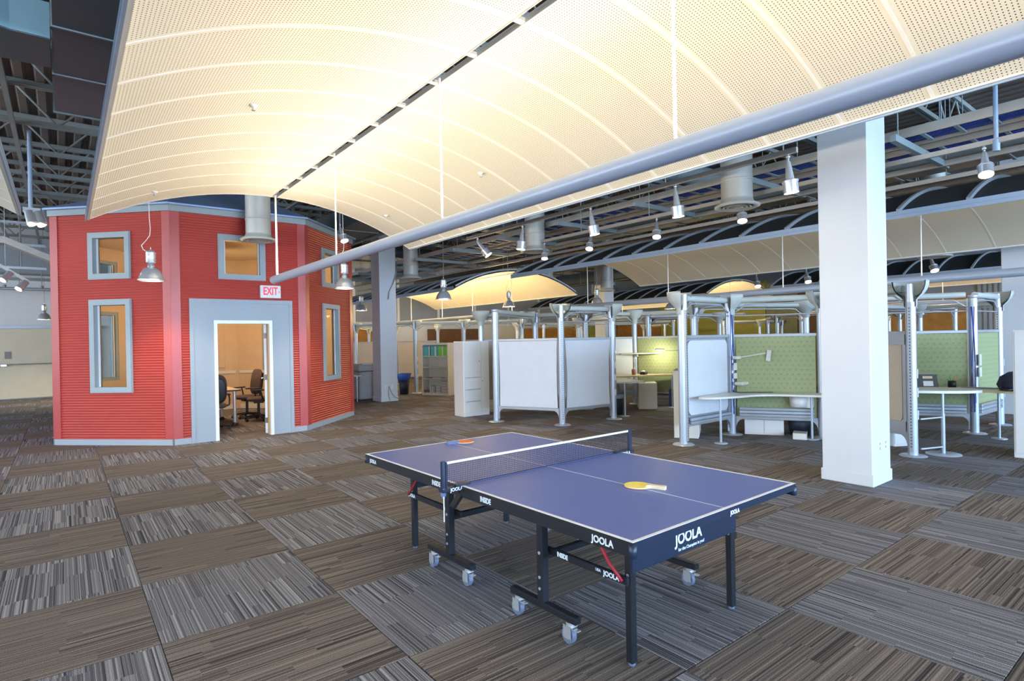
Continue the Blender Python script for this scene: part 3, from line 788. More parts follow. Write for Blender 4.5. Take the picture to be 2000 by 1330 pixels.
while y < 20:
    k += 1; s = thing('support_strut', 'grey cross strut under the cable trays, %s from the near end' % 'first second third fourth fifth sixth seventh eighth ninth tenth eleventh'.split()[k - 1], 'strut', (8.5, y, 3.90), group='struts under the cable trays')
    part('channel', MB().bb(-.95, .95, -.03, .03, -.05, .03), 'strut_teal', s)
    for xx in (-.8, .75): part('hanger_rod', MB().cyl((xx, 0, .03), (xx, 0, 1.26), .007, 6), 'strut_teal', s)
    y += 1.9
for (x, z, r, mn, lb) in ((9.55, 3.98, .035, 'conduit_brown', 'thin brown conduit along the cable trays'), (10.0, 4.15, .05, 'joist', 'grey pipe along the roof above the workstations'),
                          (9.8, 3.80, .03, 'tray_steel', 'tan conduit low beside the cable trays'), (10.6, 4.25, .06, 'strut_teal', 'teal pipe under the roof above the ribbed canopy'),
                          (12.5, 4.28, .07, 'conduit_brown', 'thick brown pipe under the roof'), (6.75, 4.55, .05, 'strut_teal', 'teal pipe over the big column'),
                          (6.55, 4.25, .03, 'conduit_brown', 'brown conduit right of the big canopy'), (14.6, 4.15, .05, 'tray_steel', 'pale pipe far back under the roof')):
    o = thing('ceiling_pipe', lb, 'pipe', (x, -1.5, z)); part('pipe', MB().cyl((0, 0, 0), (0, 24.5, 0), r, 10), mn, o)
    kk = 1.0
    while kk < 24: part('hanger_rod', MB().cyl((0, kk, r*.8), (0, kk, 5.16 - z), .006, 6), 'strut_teal', o); kk += 3.1
bm_ = [(9.25, 3.88, .05, .07, 'tan steel channel beneath the cable trays'), (9.5, 3.74, .05, .06, 'lower tan steel channel beneath the cable trays')]
for x, z, w, h, lb in bm_:
    tag(part('steel_channel', MB().bb(x - w/2, x + w/2, -1, 20, z - h/2, z + h/2), 'tray_steel'), lb, 'channel')
for i, (x, y, z, sx, sy, sz) in enumerate(((11.085, 8.0, 4.55, 1.0, 17, .5), (15.6, 8.4, 4.85, .9, 9.5, .4), (20.6, 10, 4.6, 1.0, 24, .5), (5.9, 17.5, 4.7, 1.0, 10, .5))):
    d = thing('rectangular_duct', ['dark rectangular duct above the ribbed canopy', 'dark rectangular duct far back under the roof', 'dark rectangular duct farthest right', 'dark rectangular duct above the red room'][i], 'air duct', (x, y, z))
    part('body', MB().cbox(0, 0, 0, sx, sy, sz, .01), 'duct_dark', d)
    k = -sy/2 + 1.2
    while k < sy/2: part('flange', MB().bb(-sx/2 - .02, sx/2 + .02, k - .02, k + .02, -sz/2 - .02, sz/2 + .02), 'joist', d); k += 1.5
    for q in (-.8, 0, .8):
        for xx in (-sx*.4, sx*.4): part('hanger_rod', MB().cyl((xx, q*sy/2, sz/2), (xx, q*sy/2, 5.86 - z), .008, 6), 'strut_teal', d)
for i, (y, z) in enumerate(((6.4, 4.3), (10.5, 4.2), (12.4, 4.35), (17.5, 4.3))):
    d = thing('branch_duct', ['grey branch duct crossing above the trays, nearest', 'grey branch duct crossing above the trays, second', 'grey branch duct crossing above the trays, third', 'grey branch duct crossing above the trays, farthest'][i], 'air duct', (9, y, z + .35))
    part('pipe', MB().cyl((-2.2, 0, 0), (1.58, 0, 0), .18, 18), 'duct_dark' if i % 2 else 'strut_teal', d)
    for q in range(3): part('seam_ring', MB().cyl((-1.8 + q*1.5, 0, 0), (-1.76 + q*1.5, 0, 0), .19, 18), 'joist', d)
# big rectangular duct and its branch, upper left
d = thing('rectangular_duct', 'large dark sheet metal duct above the left edge of the canopy', 'air duct', (0, 0, 0))
part('body', MB().bb(-.03, 1.5, -4, 9.4, 4.70, 5.12), 'duct_dark', d)
for y in (2.1, 3.3, 4.5, 5.7, 6.9, 8.1): part('flange', MB().bb(-.045, 1.515, y - .012, y + .012, 4.685, 5.135), 'joist', d)
part('flange', MB().bb(-.05, 1.52, 9.38, 9.41, 4.68, 5.14), 'joist', d)
d = thing('branch_duct', 'pale teal branch duct at the upper left corner', 'air duct', (0, 0, 0))
part('body', MB().prism([(-5, 6.2), (-.75, 7.05), (-.35, 7.2), (-.05, 7.2), (-.05, 7.95), (-.6, 7.95), (-5, 7.1)], 4.70, 5.05), 'duct_teal', d)
part('underside', MB().prism([(-5, 6.21), (-.75, 7.06), (-.35, 7.21), (-.052, 7.21), (-.052, 7.94), (-.6, 7.94), (-5, 7.09)], 4.692, 4.70), 'duct_dark', d)

# ------------------------------------------------------------------ services left of the red room
tr = thing('cable_tray', 'cable tray dropping beside the left edge of the red room', 'cable tray', (-2.6, 17.2, 4.05))
part('side_rail', MB().prism([(0, .0), (1.6, .0), (2.55, -.42), (2.55, -.28), (1.6, .15), (0, .15)], -.02, 0, Matrix.Rotation(PI/2, 4, 'X')), 'tray_steel', tr)
part('side_rail', MB().prism([(0, .0), (1.6, .0), (2.55, -.42), (2.55, -.28), (1.6, .15), (0, .15)], -.42, -.40, Matrix.Rotation(PI/2, 4, 'X')), 'tray_steel', tr)
part('bed', MB().prism([(0, .0), (1.6, .0), (2.55, -.42), (2.55, -.40), (1.6, .03), (0, .03)], -.40, -.02, Matrix.Rotation(PI/2, 4, 'X')), 'conduit_brown', tr)
for q in range(9):
    xx = .1 + q*.27; dz = 0 if xx < 1.6 else -(xx - 1.6)*.44
    part('rung', MB().bb(xx - .015, xx + .015, .02, .40, dz + .05, dz + .08), 'tray_steel', tr)
for k, (z, y, lb) in enumerate(((4.75, 18.5, 'upper'), (4.25, 18.8, 'middle'), (3.72, 19.2, 'lower'))):
    o = thing('ceiling_rail', '%s grey rail left of the red room' % lb, 'rail', (-4.5, y, z))
    part('rail', MB().bb(0, 4.2, -.03, .03, -.03, .03), 'rail_grey', o)
    for q in range(4): part('drop_wire', MB().cyl((1.3 + q*.8, 0, 0), (1.3 + q*.8, 0, 5.16 - z), .012, 6), 'copier_grey', o)
sp_ = thing('sprinkler_pipe', 'horizontal pipe with clamps before the far left wall', 'pipe', (-5, 23.8, 3.55))
part('pipe', MB().cyl((0, 0, 0), (6.4, 0, 0), .05, 12), 'rail_grey', sp_)
for q in range(6): part('clamp', MB().cyl((3.6 + q*.45, 0, -.03), (3.6 + q*.45, 0, .12), .045, 8), 'copier_grey', sp_)
for q in range(4): part('drop_wire', MB().cyl((3.4 + q*.55, 0, 0), (3.4 + q*.55, 0, 1.6), .012, 6), 'copier_grey', sp_)
bd = thing('bulkhead', 'grey soffit band above the far left wall', 'soffit', (-6, 24.3, 4.1), kind='structure')
part('body', MB().bb(-6, 7.6, 0, .7, .0, .9), 'wall_slate', bd)
# cream sliding door in the far wall
sd = thing('sliding_door', 'wide cream sliding door with a dark bar in the far left wall', 'door', (-.3, 24.95, 0))
part('panel', MB().cbox(0, 0, 1.18, 2.7, .07, 2.30, .006), 'cream_door', sd)
part('header', MB().bb(-1.42, 1.42, -.08, .03, 2.33, 2.42), 'rail_grey', sd)
part('jamb', MB().bb(-1.42, -1.35, -.05, .03, 0, 2.33), 'white_paint', sd)
part('push_bar', MB().bb(-1.27, 1.3, -.09, -.06, 1.14, 1.175), 'brass_dark', sd)
part('bar_end', MB().cbox(-1.22, -.08, 1.13, .16, .06, .07, .01), 'chrome', sd)
part('latch', MB().bb(.10, .14, -.10, -.05, 1.17, 1.31), 'black_plastic', sd)
vent = part('vent_sign', MB().bb(-1.20, -1.03, -.042, -.036, 1.34, 1.58), 'copier_grey', sd)
mb = MB()
for a in range(2):
    for b_ in range(3): mb.bb(-1.19 + a*.08, -1.12 + a*.08, -.046, -.042, 1.35 + b_*.075, 1.41 + b_*.075)
part('vent_slot', mb, 'brass_dark', vent)

# ------------------------------------------------------------------ table tennis table
TT = thing('ping_pong_table', 'blue folding table tennis table with black wheeled frame', 'table', (2.70, 3.06, 0), math.radians(0.95))
TZ = .760
for s in (-1, 1):
    y0, y1 = (.006, 1.37) if s > 0 else (-1.37, -.006)
    ym, L = (y0 + y1)/2, y1 - y0
    top = part('table_top', MB().cbox(0, ym, TZ - .009, 1.505, L - .012, .018, .001), 'table_blue', TT)
    e = .0006; w = .020
    ye = y1 if s > 0 else y0
    lines = MB().bb(-.7625, -.7625 + w, y0, y1, TZ - .001, TZ + e).bb(.7625 - w, .7625, y0, y1, TZ - .001, TZ + e)
    lines.bb(-.7625 + w, .7625 - w, ye, ye - s*w, TZ - .001, TZ + e)
    part('edge_line', lines, 'line_white', top)
    part('centre_line', MB().bb(-.0022, .0022, y0 if s > 0 else y0 + w, y1 - (w if s > 0 else 0), TZ - .001, TZ + e), 'line_white', top)
    for sx in (-1, 1): part('apron', MB().cbox(sx*.7515, ym, TZ - .0365, .022, L, .069, .002), 'table_black', TT)
    part('apron', MB().cbox(0, ye - s*.009, TZ - .0215, 1.50, .018, .039, .002), 'table_navy', TT); part('end_frame', MB().cbox(0, ye - s*.075, TZ - .045, 1.44, .022, .052, .003), 'table_navy', TT)
    part('apron', MB().cbox(0, (y0 if s > 0 else y1) + s*.012, TZ - .045, 1.46, .022, .05, .004), 'table_black', TT)
    for sx in (-1, 1):
        part('corner_bumper', MB().lathe([(0, -.058), (.016, -.056), (.020, -.05), (.020, 0), (.016, .002), (0, .002)], 14, (sx*.752, ye - s*.010, TZ - .016)), 'table_navy', TT)
    part('end_panel', MB().cbox(0, s*1.125, .588, .97, .022, .226, .003), 'table_navy', TT)
    for sx in (-1, 1):
        lg = part('leg', MB().cbox(sx*.468, s*1.105, .365, .042, .042, .70, .004), 'table_black', TT)
        part('foot_cap', MB().lathe([(0, 0), (.018, .001), (.020, .012), (.016, .024), (.012, .03)], 12, (sx*.468, s*1.105, 0)), 'rubber_grey', lg)
        part('bolt', MB().cyl((sx*.468 - .022, s*1.105, .46), (sx*.468 + .022, s*1.105, .46), .009, 10), 'chrome', lg)
        yp = -.535 if s < 0 else .445
        post = part('post', MB().cbox(sx*.555, yp, .43, .050, .050, .56, .004), 'table_black', TT)
        part('bolt', MB().cyl((sx*.555 - .028, yp, .44), (sx*.555 + .028, yp, .44), .010, 10).cyl((sx*.555 - .028, yp, .30), (sx*.555 + .028, yp, .30), .009, 10).cyl((sx*.555 - .028, yp, .235), (sx*.555 + .028, yp, .235), .009, 10), 'chrome', post)
        part('foot_bar', MB().cbox(sx*.555, yp, .142, .050, .56, .040, .006), 'table_black', TT)
        xr = sx*.505
        part('side_rail', MB().cbox(xr, (yp + s*1.105)/2 - s*.03, .440, .022, abs(s*1.105 - yp) + .10, .042, .004), 'table_black', TT)
        part('strap', MB().path([(sx*.52, s*.86, .705), (sx*.525, s*.93, .62), (sx*.53, s*1.02, .51), (sx*.525, s*1.10, .44)], .009, 6), 'strap_red', TT)
        for q in (-.22, .22):
            cy = yp + q
            c = part('caster', MB().cyl((sx*.555, cy, .100), (sx*.555, cy, .122), .026, 12).bb(sx*.555 - .024, sx*.555 - .020, cy - .02, cy + .035, .035, .105).bb(sx*.555 + .020, sx*.555 + .024, cy - .02, cy + .035, .035, .105).bb(sx*.555 - .024, sx*.555 + .024, cy - .03, cy + .03, .098, .104), 'chrome', TT)
            part('wheel', MB().cyl((sx*.555 - .014, cy + .012, .044), (sx*.555 + .014, cy + .012, .044), .044, 18), 'rubber_grey', c)
            part('wheel_hub', MB().cyl((sx*.555 - .018, cy + .012, .044), (sx*.555 + .018, cy + .012, .044), .020, 12), 'chrome', c)
            part('brake_tab', MB().bb(sx*.555 - .014, sx*.555 + .014, cy - .065, cy - .02, .086, .092), 'chrome', c)
    part('cross_beam', MB().cbox(0, yp, .415, 1.08, .030, .042, .004), 'table_black', TT)
# printed lettering on the table
RX = (PI/2, 0, -PI/2); RE = (PI/2, 0, 0)
def letter(s, size, loc, rot, xs=1.0, m_='logo_white', bold=.0015):
    put('lettering', text_mesh(s, size, .0004, xs=xs, bold=bold), m_, TT, loc, rot=rot)
letter('JOOLA', .046, (-.7642, -1.19, .720), RX, .95)
letter('INSIDE', .044, (-.7642, -.275, .720), RX, .80)
letter('INSIDE', .044, (-.7642, .275, .720), RX, .80)
letter('JOOLA', .040, (-.7642, 1.225, .720), RX, .90)
letter('JOOLA', .030, (.07, -1.3725, .729), RE, .95)
letter('JOOLA', .085, (-.005, -1.1375, .560), RE, .95, bold=.0025)
letter('for the Champion in you!', .024, (.02, -1.1375, .503), RE, 1.0, bold=.0006)
letter('INSIDE', .036, (-.5172, -.66, .440), RX, .80)
letter('USA', .020, (-.5172, -.93, .444), RX, 1.0, bold=.0006)
letter('JOOLA', .036, (-.5172, -1.02, .440), RX, .95)
letter('JOOLA', .036, (-.5172, 1.06, .440), RX, .95)
letter('INSIDE', .030, (-.5172, .54, .440), RX, .80)
# the net with its posts and clamps
NT = thing('table_net', 'black mesh net with white top tape across the blue table', 'net', (2.70, 3.06, TZ), math.radians(0.95))
mb = MB()
n = 130
for i in range(n + 1):
    x = -.86 + 1.72*i/n; mb.box(x, 0, .078, .0016, .0012, .142)
for j in range(11):
    mb.box(0, 0, .010 + j*.0128, 1.72, .0012, .0016)
o = part('net_mesh', mb, 'net_black', NT); o['kind'] = 'stuff'
part('tape', MB().cbox(0, 0, .152, 1.73, .006, .015, .002), 'line_white', NT)
part('bottom_cord', MB().cyl((-.86, 0, .008), (.86, 0, .008), .003, 6), 'net_black', NT)
for s in (-1, 1):
    p = part('net_post', MB().cbox(s*.880, 0, .075, .028, .020, .185, .004).cbox(s*.862, -.002, .080, .012, .026, .160, .003), 'table_navy', NT)
    part('clamp', MB().cbox(s*.800, 0, -.012, .20, .055, .022, .004).cbox(s*.745, 0, .006, .11, .05, .012, .003), 'table_navy', NT)
    part('clamp_arm', MB().box(s*.775, 0, -.075, .020, .05, .115, 0, Matrix.Translation((s*.79, 0, -.075)) @ Matrix.Rotation(-s*.75, 4, 'Y') @ Matrix.Translation((-s*.79, 0, .075))), 'table_black', NT)
    part('clamp_screw', MB().cyl((s*.880, 0, -.045), (s*.880, 0, -.02), .018, 12).cyl((s*.880, 0, -.06), (s*.880, 0, -.045), .010, 10), 'handle_blue', NT)
part('adjust_cord', MB().cyl((-.885, -.012, -.20), (-.885, -.012, .0), .004, 6), 'rod_white', NT)
put('lettering', text_mesh('JOOLA', .030, .0004, bold=.001), 'logo_white', NT, (-.80, -.0285, -.012), rot=RE)
put('lettering', text_mesh('JOOLA', .030, .0004, bold=.001), 'logo_white', NT, (.80, -.0285, -.012), rot=RE)

def bat(label, x, y, ang, rub, hnd, back):
    b_ = thing('table_tennis_bat', label, 'bat', (x, y, TZ + .001), ang, group='bats on the table')
    out = []
    for i in range(40):
        a = 2*PI*i/40; r = .078
        out.append((r*math.cos(a)*1.04 - .0, r*math.sin(a)*.98))
    part('blade', MB().prism(out, .0025, .0085), 'wood_pale', b_)
    part('rubber', MB().prism([(p[0]*.995, p[1]*.995) for p in out if p[0] < .064], .0085, .0108), rub, b_)
    part('rubber', MB().prism([(p[0]*.995, p[1]*.995) for p in out if p[0] < .064], .0, .0025), back, b_)
    part('handle', MB().prism([(.060, -.028), (.085, -.016), (.11, -.0135), (.165, -.016), (.170, -.014), (.170, .014), (.165, .016), (.11, .0135), (.085, .016), (.060, .028)], .0, .021), hnd, b_)
    return b_
bat('orange rubber bat lying beyond the net', 2.79, 4.285, math.radians(172), 'rubber_orange', 'handle_blue', 'black_plastic')
bat('yellow rubber bat with pale wooden handle on the near half', 2.725, 2.285, math.radians(-68), 'rubber_yellow', 'wood_pale', 'strap_red')

# ------------------------------------------------------------------ meeting room furniture
mt = thing('meeting_table', 'pale wood meeting table with chrome legs inside the red room', 'table', (2.15, 13.55, 0))
part('table_top', MB().cbox(0, 0, .725, 1.45, 1.5, .03, .006), 'desk_wood', mt)
part('edge_band', MB().bb(-.728, .728, -.753, -.749, .71, .74).bb(.724, .728, -.75, .75, .71, .74), 'black_plastic', mt)
for sx in (-1, 1):
    for sy in (-1, 1):
        lg = part('leg', MB().cyl((sx*.63, sy*.62, .05), (sx*.63, sy*.62, .71), .034, 14), 'chrome', mt)
        part('foot', MB().lathe([(0, 0), (.055, .0), (.055, .03), (.034, .06)], 12, (sx*.63, sy*.62, 0)), 'black_plastic', lg)
def office_chair(label, x, y, rz):
    c = thing('office_chair', label, 'chair', (x, y, 0), rz, group='brown office chairs')
    def pad(w, d, h, z, r=.35):
        pts = []
        for i in range(32):
            a = 2*PI*i/32; ca, sa = math.cos(a), math.sin(a)
            pts.append((w/2*abs(ca)**.6*(1 if ca >= 0 else -1), d/2*abs(sa)**.6*(1 if sa >= 0 else -1)))
        mb = MB()
        lays = [(.86, 0), (1, h*.3), (1, h*.7), (.88, h)]
        for q, (sc, zz) in enumerate(lays): pass
        v = [(p[0]*sc, p[1]*sc, zz) for sc, zz in lays for p in pts]
        f = [tuple(reversed(range(32))), tuple(range(96, 128))]
        for q in range(3): f += [(q*32 + i, q*32 + (i+1) % 32, (q+1)*32 + (i+1) % 32, (q+1)*32 + i) for i in range(32)]
        mb.add(v, f, True); return mb
    part('seat', pad(.50, .48, .08, 0), 'chair_brown', c, (0, 0, .43))
    part('backrest', pad(.46, .58, .07, 0), 'chair_brown', c, (0, .26, .80), rot=(math.radians(82), 0, 0))
    part('back_shell', pad(.42, .50, .03, 0), 'black_plastic', c, (0, .29, .78), rot=(math.radians(82), 0, 0))
    part('back_support', MB().path([(0, .05, .42), (0, .26, .42), (0, .32, .50), (0, .30, .70)], .022, 8), 'black_plastic', c)
    for s in (-1, 1):
        part('armrest', MB().path([(s*.20, .05, .44), (s*.29, .06, .48), (s*.30, .04, .60), (s*.29, .02, .665)], .016, 8).cbox(s*.285, -.03, .68, .07, .26, .03, .012), 'black_plastic', c)
    part('gas_lift', MB().cyl((0, 0, .10), (0, 0, .43), .028, 12).cbox(0, 0, .405, .16, .2, .05, .01), 'black_plastic', c)
    bs = part('star_base', MB().lathe([(0, .14), (.05, .13), (.055, .08), (0, .07)], 12), 'black_plastic', c)
    for k in range(5):
        a = 2*PI*k/5 + .3; dx, dy = math.cos(a), math.sin(a)
        part('base_arm', MB().cyl((dx*.03, dy*.03, .105), (dx*.30, dy*.30, .075), .024, 8, r2=.016), 'black_plastic', bs)
        part('caster', MB().cyl((dx*.30 - dy*.022, dy*.30 + dx*.022, .030), (dx*.30 + dy*.022, dy*.30 - dx*.022, .030), .030, 12), 'black_plastic', c)
    return c
office_chair('brown office chair at the meeting table, back turned to the wall', 3.28, 14.05, math.radians(-78))
office_chair('brown office chair nearest the open door leaf', 3.36, 13.38, math.radians(-100))
office_chair('brown office chair cut off by the left door jamb', 2.30, 12.55, math.radians(176))
office_chair('dark office chair peeping out behind the red room\'s left edge', .20, 13.70, math.radians(60))

# ------------------------------------------------------------------ workstation poles, tubes and screens
NODES = {}
def pole(key, x, y, label, kind='bowl', ang=0.0, h=2.33, cables=False, simple=False, group='workstation poles'):
    NODES[key] = (x, y, h)
    p = thing('workstation_pole', label, 'pole', (x, y, 0), ang, group=group)
    n = 14 if simple else 22
    part('base_plate', MB().lathe([(0, .018), (.08, .018), (.15, .012), (.165, .0)], n), 'pole_silver', p)
    zc = 2.06 if kind == 'bowl' else h - .05
    part('shaft', MB().cyl((0, 0, .012), (0, 0, zc), .060, n, caps=False), 'pole_silver', p)
    if kind == 'bowl':
        pr = [(.060, 1.99), (.076, 2.01), (.076, 2.085), (.100, 2.115), (.150, 2.165), (.188, 2.225), (.208, 2.29), (.212, h + .01), (.196, h + .01), (.190, 2.285), (.165, 2.22), (.11, 2.165), (.06, 2.14)]
        part('bowl', MB().lathe(pr, n, a0=-2.0, a1=2.0), 'bowl_grey', p)
        part('inner_stub', MB().cyl((-.05, 0, 2.06), (-.05, 0, 2.30), .045, 12), 'pole_silver', p)
    else:
        part('cap', MB().lathe([(0, h), (.066, h), (.070, h - .01), (.070, h - .05), (.060, h - .055)], n), 'pole_silver', p)
    if not simple:
        st = part('slot_strip', MB().bb(-.082, -.058, -.020, .020, .06, zc), 'rail_grey', p)
        mb = MB()
        for q in range(46): mb.bb(-.0835, -.080, -.008, .008, .12 + q*.041, .142 + q*.041)
        part('slot', mb, 'pole_dark', st)
        for z in (.55, .85, 1.10): part('cover_plate', MB().bb(.0, .03, -.066, -.056, z - .06, z + .06), 'white_paint', p)
    if cables:
        cb = MB()
        for q in range(4):
            cb.path([(.03*math.sin(q*2 + z*1.7) - .01, -.064 - .006*(q % 2), z) for z in [.35 + 1.7*i/12 for i in range(13)]], .005, 5)
        part('cable', cb, 'cable_blue', p)
    return p
def ang(a, b): return math.atan2(NODES[b][1] - NODES[a][1], NODES[b][0] - NODES[a][0])
def tube(a, b, label, brace=True, z=2.245, group='overhead workstation tubes', bar=False):
    xa, ya, _ = NODES[a]; xb, yb, _ = NODES[b]
    L = math.hypot(xb - xa, yb - ya)
    t_ = thing('overhead_tube', label, 'tube', (xa, ya, z), math.atan2(yb - ya, xb - xa), group=group)
    part('tube', MB().cyl((.10, 0, 0), (L - .10, 0, 0), .048, 16), 'bowl_grey', t_)
    if brace: part('brace', MB().path([(.07, 0, -.20), (.14, 0, -.16), (.24, 0, -.085), (.34, 0, -.075), (L - .34, 0, -.075), (L - .24, 0, -.085), (L - .14, 0, -.16), (L - .07, 0, -.20)], .012, 6), 'pole_silver', t_)
    if bar: part('thin_bar', MB().cyl((.06, 0, -.26), (L - .06, 0, -.26), .012, 6), 'rail_grey', t_)
def screen(a, b, label, mn='fabric_white', style='fabric', z0=.33, z1=1.62, inset=.0, group='workstation screens'):
    xa, ya, _ = NODES[a]; xb, yb, _ = NODES[b]
    L = math.hypot(xb - xa, yb - ya)
    s = thing('workstation_screen', label, 'screen', (xa, ya, 0), math.atan2(yb - ya, xb - xa), group=group)
    part('top_rail', MB().cbox(L/2, 0, z1 + .03, L - .14, .035, .05, .006), 'rail_grey', s)
    part('bottom_rail', MB().cbox(L/2, 0, z0 - .04, L - .14, .040, .055, .006), 'rail_grey', s)
    for x, sg in ((.065, 1), (L - .065, -1)):
        pts = [(x, z0 - .015), (x, z0 - .22)] + [(x + sg*(.13 - .13*math.cos(t_)), z0 - .22 + .16*math.sin(t_)) for t_ in [PI/2*i/6 for i in range(7)]] + [(x + sg*.13, z0 - .015)]
        part('gusset', MB().prism(pts, -.016, .016, Matrix.Rotation(PI/2, 4, 'X')), 'rail_grey', s)
    if style == 'fabric':
        x0, x1 = .085, L - .085; N = 14; out = []
        for i in range(N + 1):
            t_ = i/N; out.append((x0 + inset*math.sin(PI*t_) + inset*.7*(1 - t_), z0 - .01 + (z1 + .012 - z0)*t_))
        for i in range(N, -1, -1):
            t_ = i/N; out.append((x1 - inset*math.sin(PI*t_) - inset*.7*(1 - t_), z0 - .01 + (z1 + .012 - z0)*t_))
        part('fabric', MB().prism(out, -.010, .010, Matrix.Rotation(PI/2, 4, 'X')), mn, s)
    else:
        x0, x1, r = .13, L - .13, .09; za, zb = z0 + .10, z1 - .03; out = []
        for (cx, cz, a0) in ((x1 - r, zb - r, 0), (x0 + r, zb - r, PI/2), (x0 + r, za + r, PI), (x1 - r, za + r, 1.5*PI)):
            for i in range(7): out.append((cx + r*math.cos(a0 + PI/2*i/6), cz + r*math.sin(a0 + PI/2*i/6)))
        part('board', MB().prism(out, -.014, .014, Matrix.Rotation(PI/2, 4, 'X')), mn, s)
        for z in (z1 - .06, z0 + .05): part('cross_rail', MB().bb(.07, L - .07, .018, .034, z - .07, z + .07), 'rail_grey', s)
        part('stile', MB().bb(.07, .12, -.016, .016, z0, z1), 'rail_grey', s); part('stile', MB().bb(L - .12, L - .07, -.016, .016, z0, z1), 'rail_grey', s)
    return s

# first cluster: white screens
pole('a1', 6.94, 9.46, 'plain capped silver pole at the left end of the white screens', 'cap', math.radians(115), h=2.28)
pole('a2', 7.55, 8.15, 'bowl-topped silver pole between the two white screens', 'bowl', math.radians(60))
pole('a3', 8.86, 8.02, 'bowl-topped silver pole at the right end of the white screens', 'bowl', math.radians(-20))
pole('a4', 9.70, 9.62, 'bowl-topped pole just behind the right white screen', 'bowl', math.radians(60))
pole('a5', 11.25, 9.45, 'bowl-topped pole holding a shelf inside the green cubicle', 'bowl', math.radians(-90))
pole('a6', 11.85, 8.10, 'bowl-topped pole right of the lit task lamp', 'bowl', 0)
pole('a7', 9.24, 10.92, 'bowl-topped pole behind the left white screen', 'bowl', math.radians(120))
pole('a8', 7.72, 11.08, 'bowl-topped pole behind the tall white cabinet', 'bowl', math.radians(200))
screen('a1', 'a2', 'large white fabric screen, left of the two facing the table', inset=.012)
screen('a2', 'a3', 'white fabric screen, right one, slanting away from the slotted pole', inset=.03)
screen('a4', 'a5', 'white screen deep inside the cubicle right of the white pair')
screen('a5', 'a6', 'yellow-green dotted screen lit by a task lamp', 'fabric_green')
screen('a7', 'a4', 'white screen hidden behind the front pair', group='screens behind')
screen('a8', 'a7', 'tan screen behind the tall white cabinet', 'fabric_tan', group='screens behind')
for i, (p, q) in enumerate((('a2', 'a3'), ('a1', 'a7'), ('a7', 'a4'), ('a4', 'a5'), ('a5', 'a6'), ('a8', 'a7'), ('a3', 'a4'))):
    tube(p, q, ['pale overhead tube above the right white screen', 'pale overhead tube running back from the plain capped pole', 'pale overhead tube behind the slotted pole', 'pale overhead tube above the cubicle with the task lamp',
                'pale overhead tube above the lit green screen', 'pale overhead tube behind the tall white cabinet', 'pale overhead tube leading back from the right white screen'][i], bar=(i in (0, 3)))
# second cluster: whiteboard and green desk
pole('b1', 7.49, 5.37, 'tall bowl-topped silver pole left of the whiteboard', 'bowl', math.radians(100))
pole('b2', 8.84, 5.37, 'bowl-topped pole wrapped in cables beside the curved desk', 'bowl', math.radians(-30), cables=True)
pole('b3', 9.51, 4.20, 'bowl-topped pole hidden behind the big column', 'bowl', math.radians(60))
pole('b4', 8.97, 2.80, 'bowl-topped silver pole right of the big column', 'bowl', math.radians(5))
pole('b5', 10.86, 4.20, 'bowl-topped pole behind the standing desk', 'bowl', math.radians(60))
pole('b6', 11.62, 2.76, 'dark capped pole with blue cables at far right', 'cap', math.radians(-76), h=2.24, cables=True)
pole('b7', 12.97, 2.72, 'bowl-topped pole at the right picture edge', 'bowl', math.radians(0))
pole('b8', 9.51, 6.54, 'bowl-topped pole behind the whiteboard', 'bowl', math.radians(90))
pole('b9', 11.8, 5.50, 'bowl-topped pole above the dotted green screen', 'bowl', math.radians(180))
screen('b1', 'b2', 'whiteboard with rounded corners between two poles', 'fabric_white', 'board')
screen('b2', 'b3', 'pale green dotted screen behind the curved desk', 'fabric_green')
screen('b4', 'b3', 'tan rounded board just right of the big column', 'fabric_tan', 'board')
screen('b5', 'b6', 'olive dotted screen behind the desk phone', 'fabric_green')
screen('b6', 'b7', 'olive dotted screen at the right picture edge', 'fabric_green')
screen('b3', 'b5', 'green screen hidden behind the standing desk', 'fabric_green')
screen('b8', 'b9', 'olive screen far behind the whiteboard', 'fabric_green', group='screens behind')
for i, (p, q) in enumerate((('b1', 'b2'), ('b2', 'b3'), ('b3', 'b5'), ('b4', 'b3'), ('b5', 'b6'), ('b6', 'b7'), ('b8', 'b9'), ('b2', 'b8'))):
    tube(p, q, ['pale overhead tube above the whiteboard', 'pale overhead tube above the pale green screen', 'pale overhead tube behind the big column', 'pale overhead tube right of the big column',
                'pale overhead tube above the desk phone', 'pale overhead tube at the right picture edge', 'pale overhead tube far behind the whiteboard', 'pale overhead tube running back from the cable-wrapped pole'][i], bar=(i in (0, 1, 4, 5)))
# third cluster: around the bookshelf
pole('d1', 8.92, 16.45, 'silver bowl-topped pole left of the bookshelf', 'bowl', 0)
pole('d2', 10.2, 15.6, 'bowl-topped pole behind the bookshelf', 'bowl', 0)
pole('d3', 10.2, 22.9, 'bowl-topped pole seen between red room and column', 'bowl', 0, simple=True)
pole('d4', 11.4, 14.1, 'bowl-topped pole behind the far side of the bookshelf', 'bowl', 0, simple=True)
pole('d5', 8.2, 19.5, 'pole hidden behind the cable-hung column', 'bowl', 0, simple=True)
for i, (p, q) in enumerate((('d1', 'd2'), ('d2', 'd4'), ('d5', 'd1'), ('d5', 'd3'))):
    tube(p, q, ['beige overhead tube above the bookshelf', 'beige overhead tube running right behind the bookshelf', 'beige overhead tube left of the bookshelf', 'beige overhead tube near the far wall'][i])
screen('d2', 'd4', 'grey screen behind the tall cabinet', 'fabric_tan')
pole('s1', 10.3, 20.6, 'pole at the left end of the tall tan screen', simple=True); pole('s2', 11.6, 19.6, 'pole behind the bookshelf at the tan screen end', simple=True)
screen('s1', 's2', 'tall tan screen between the white column and the bookshelf', 'fabric_tan')
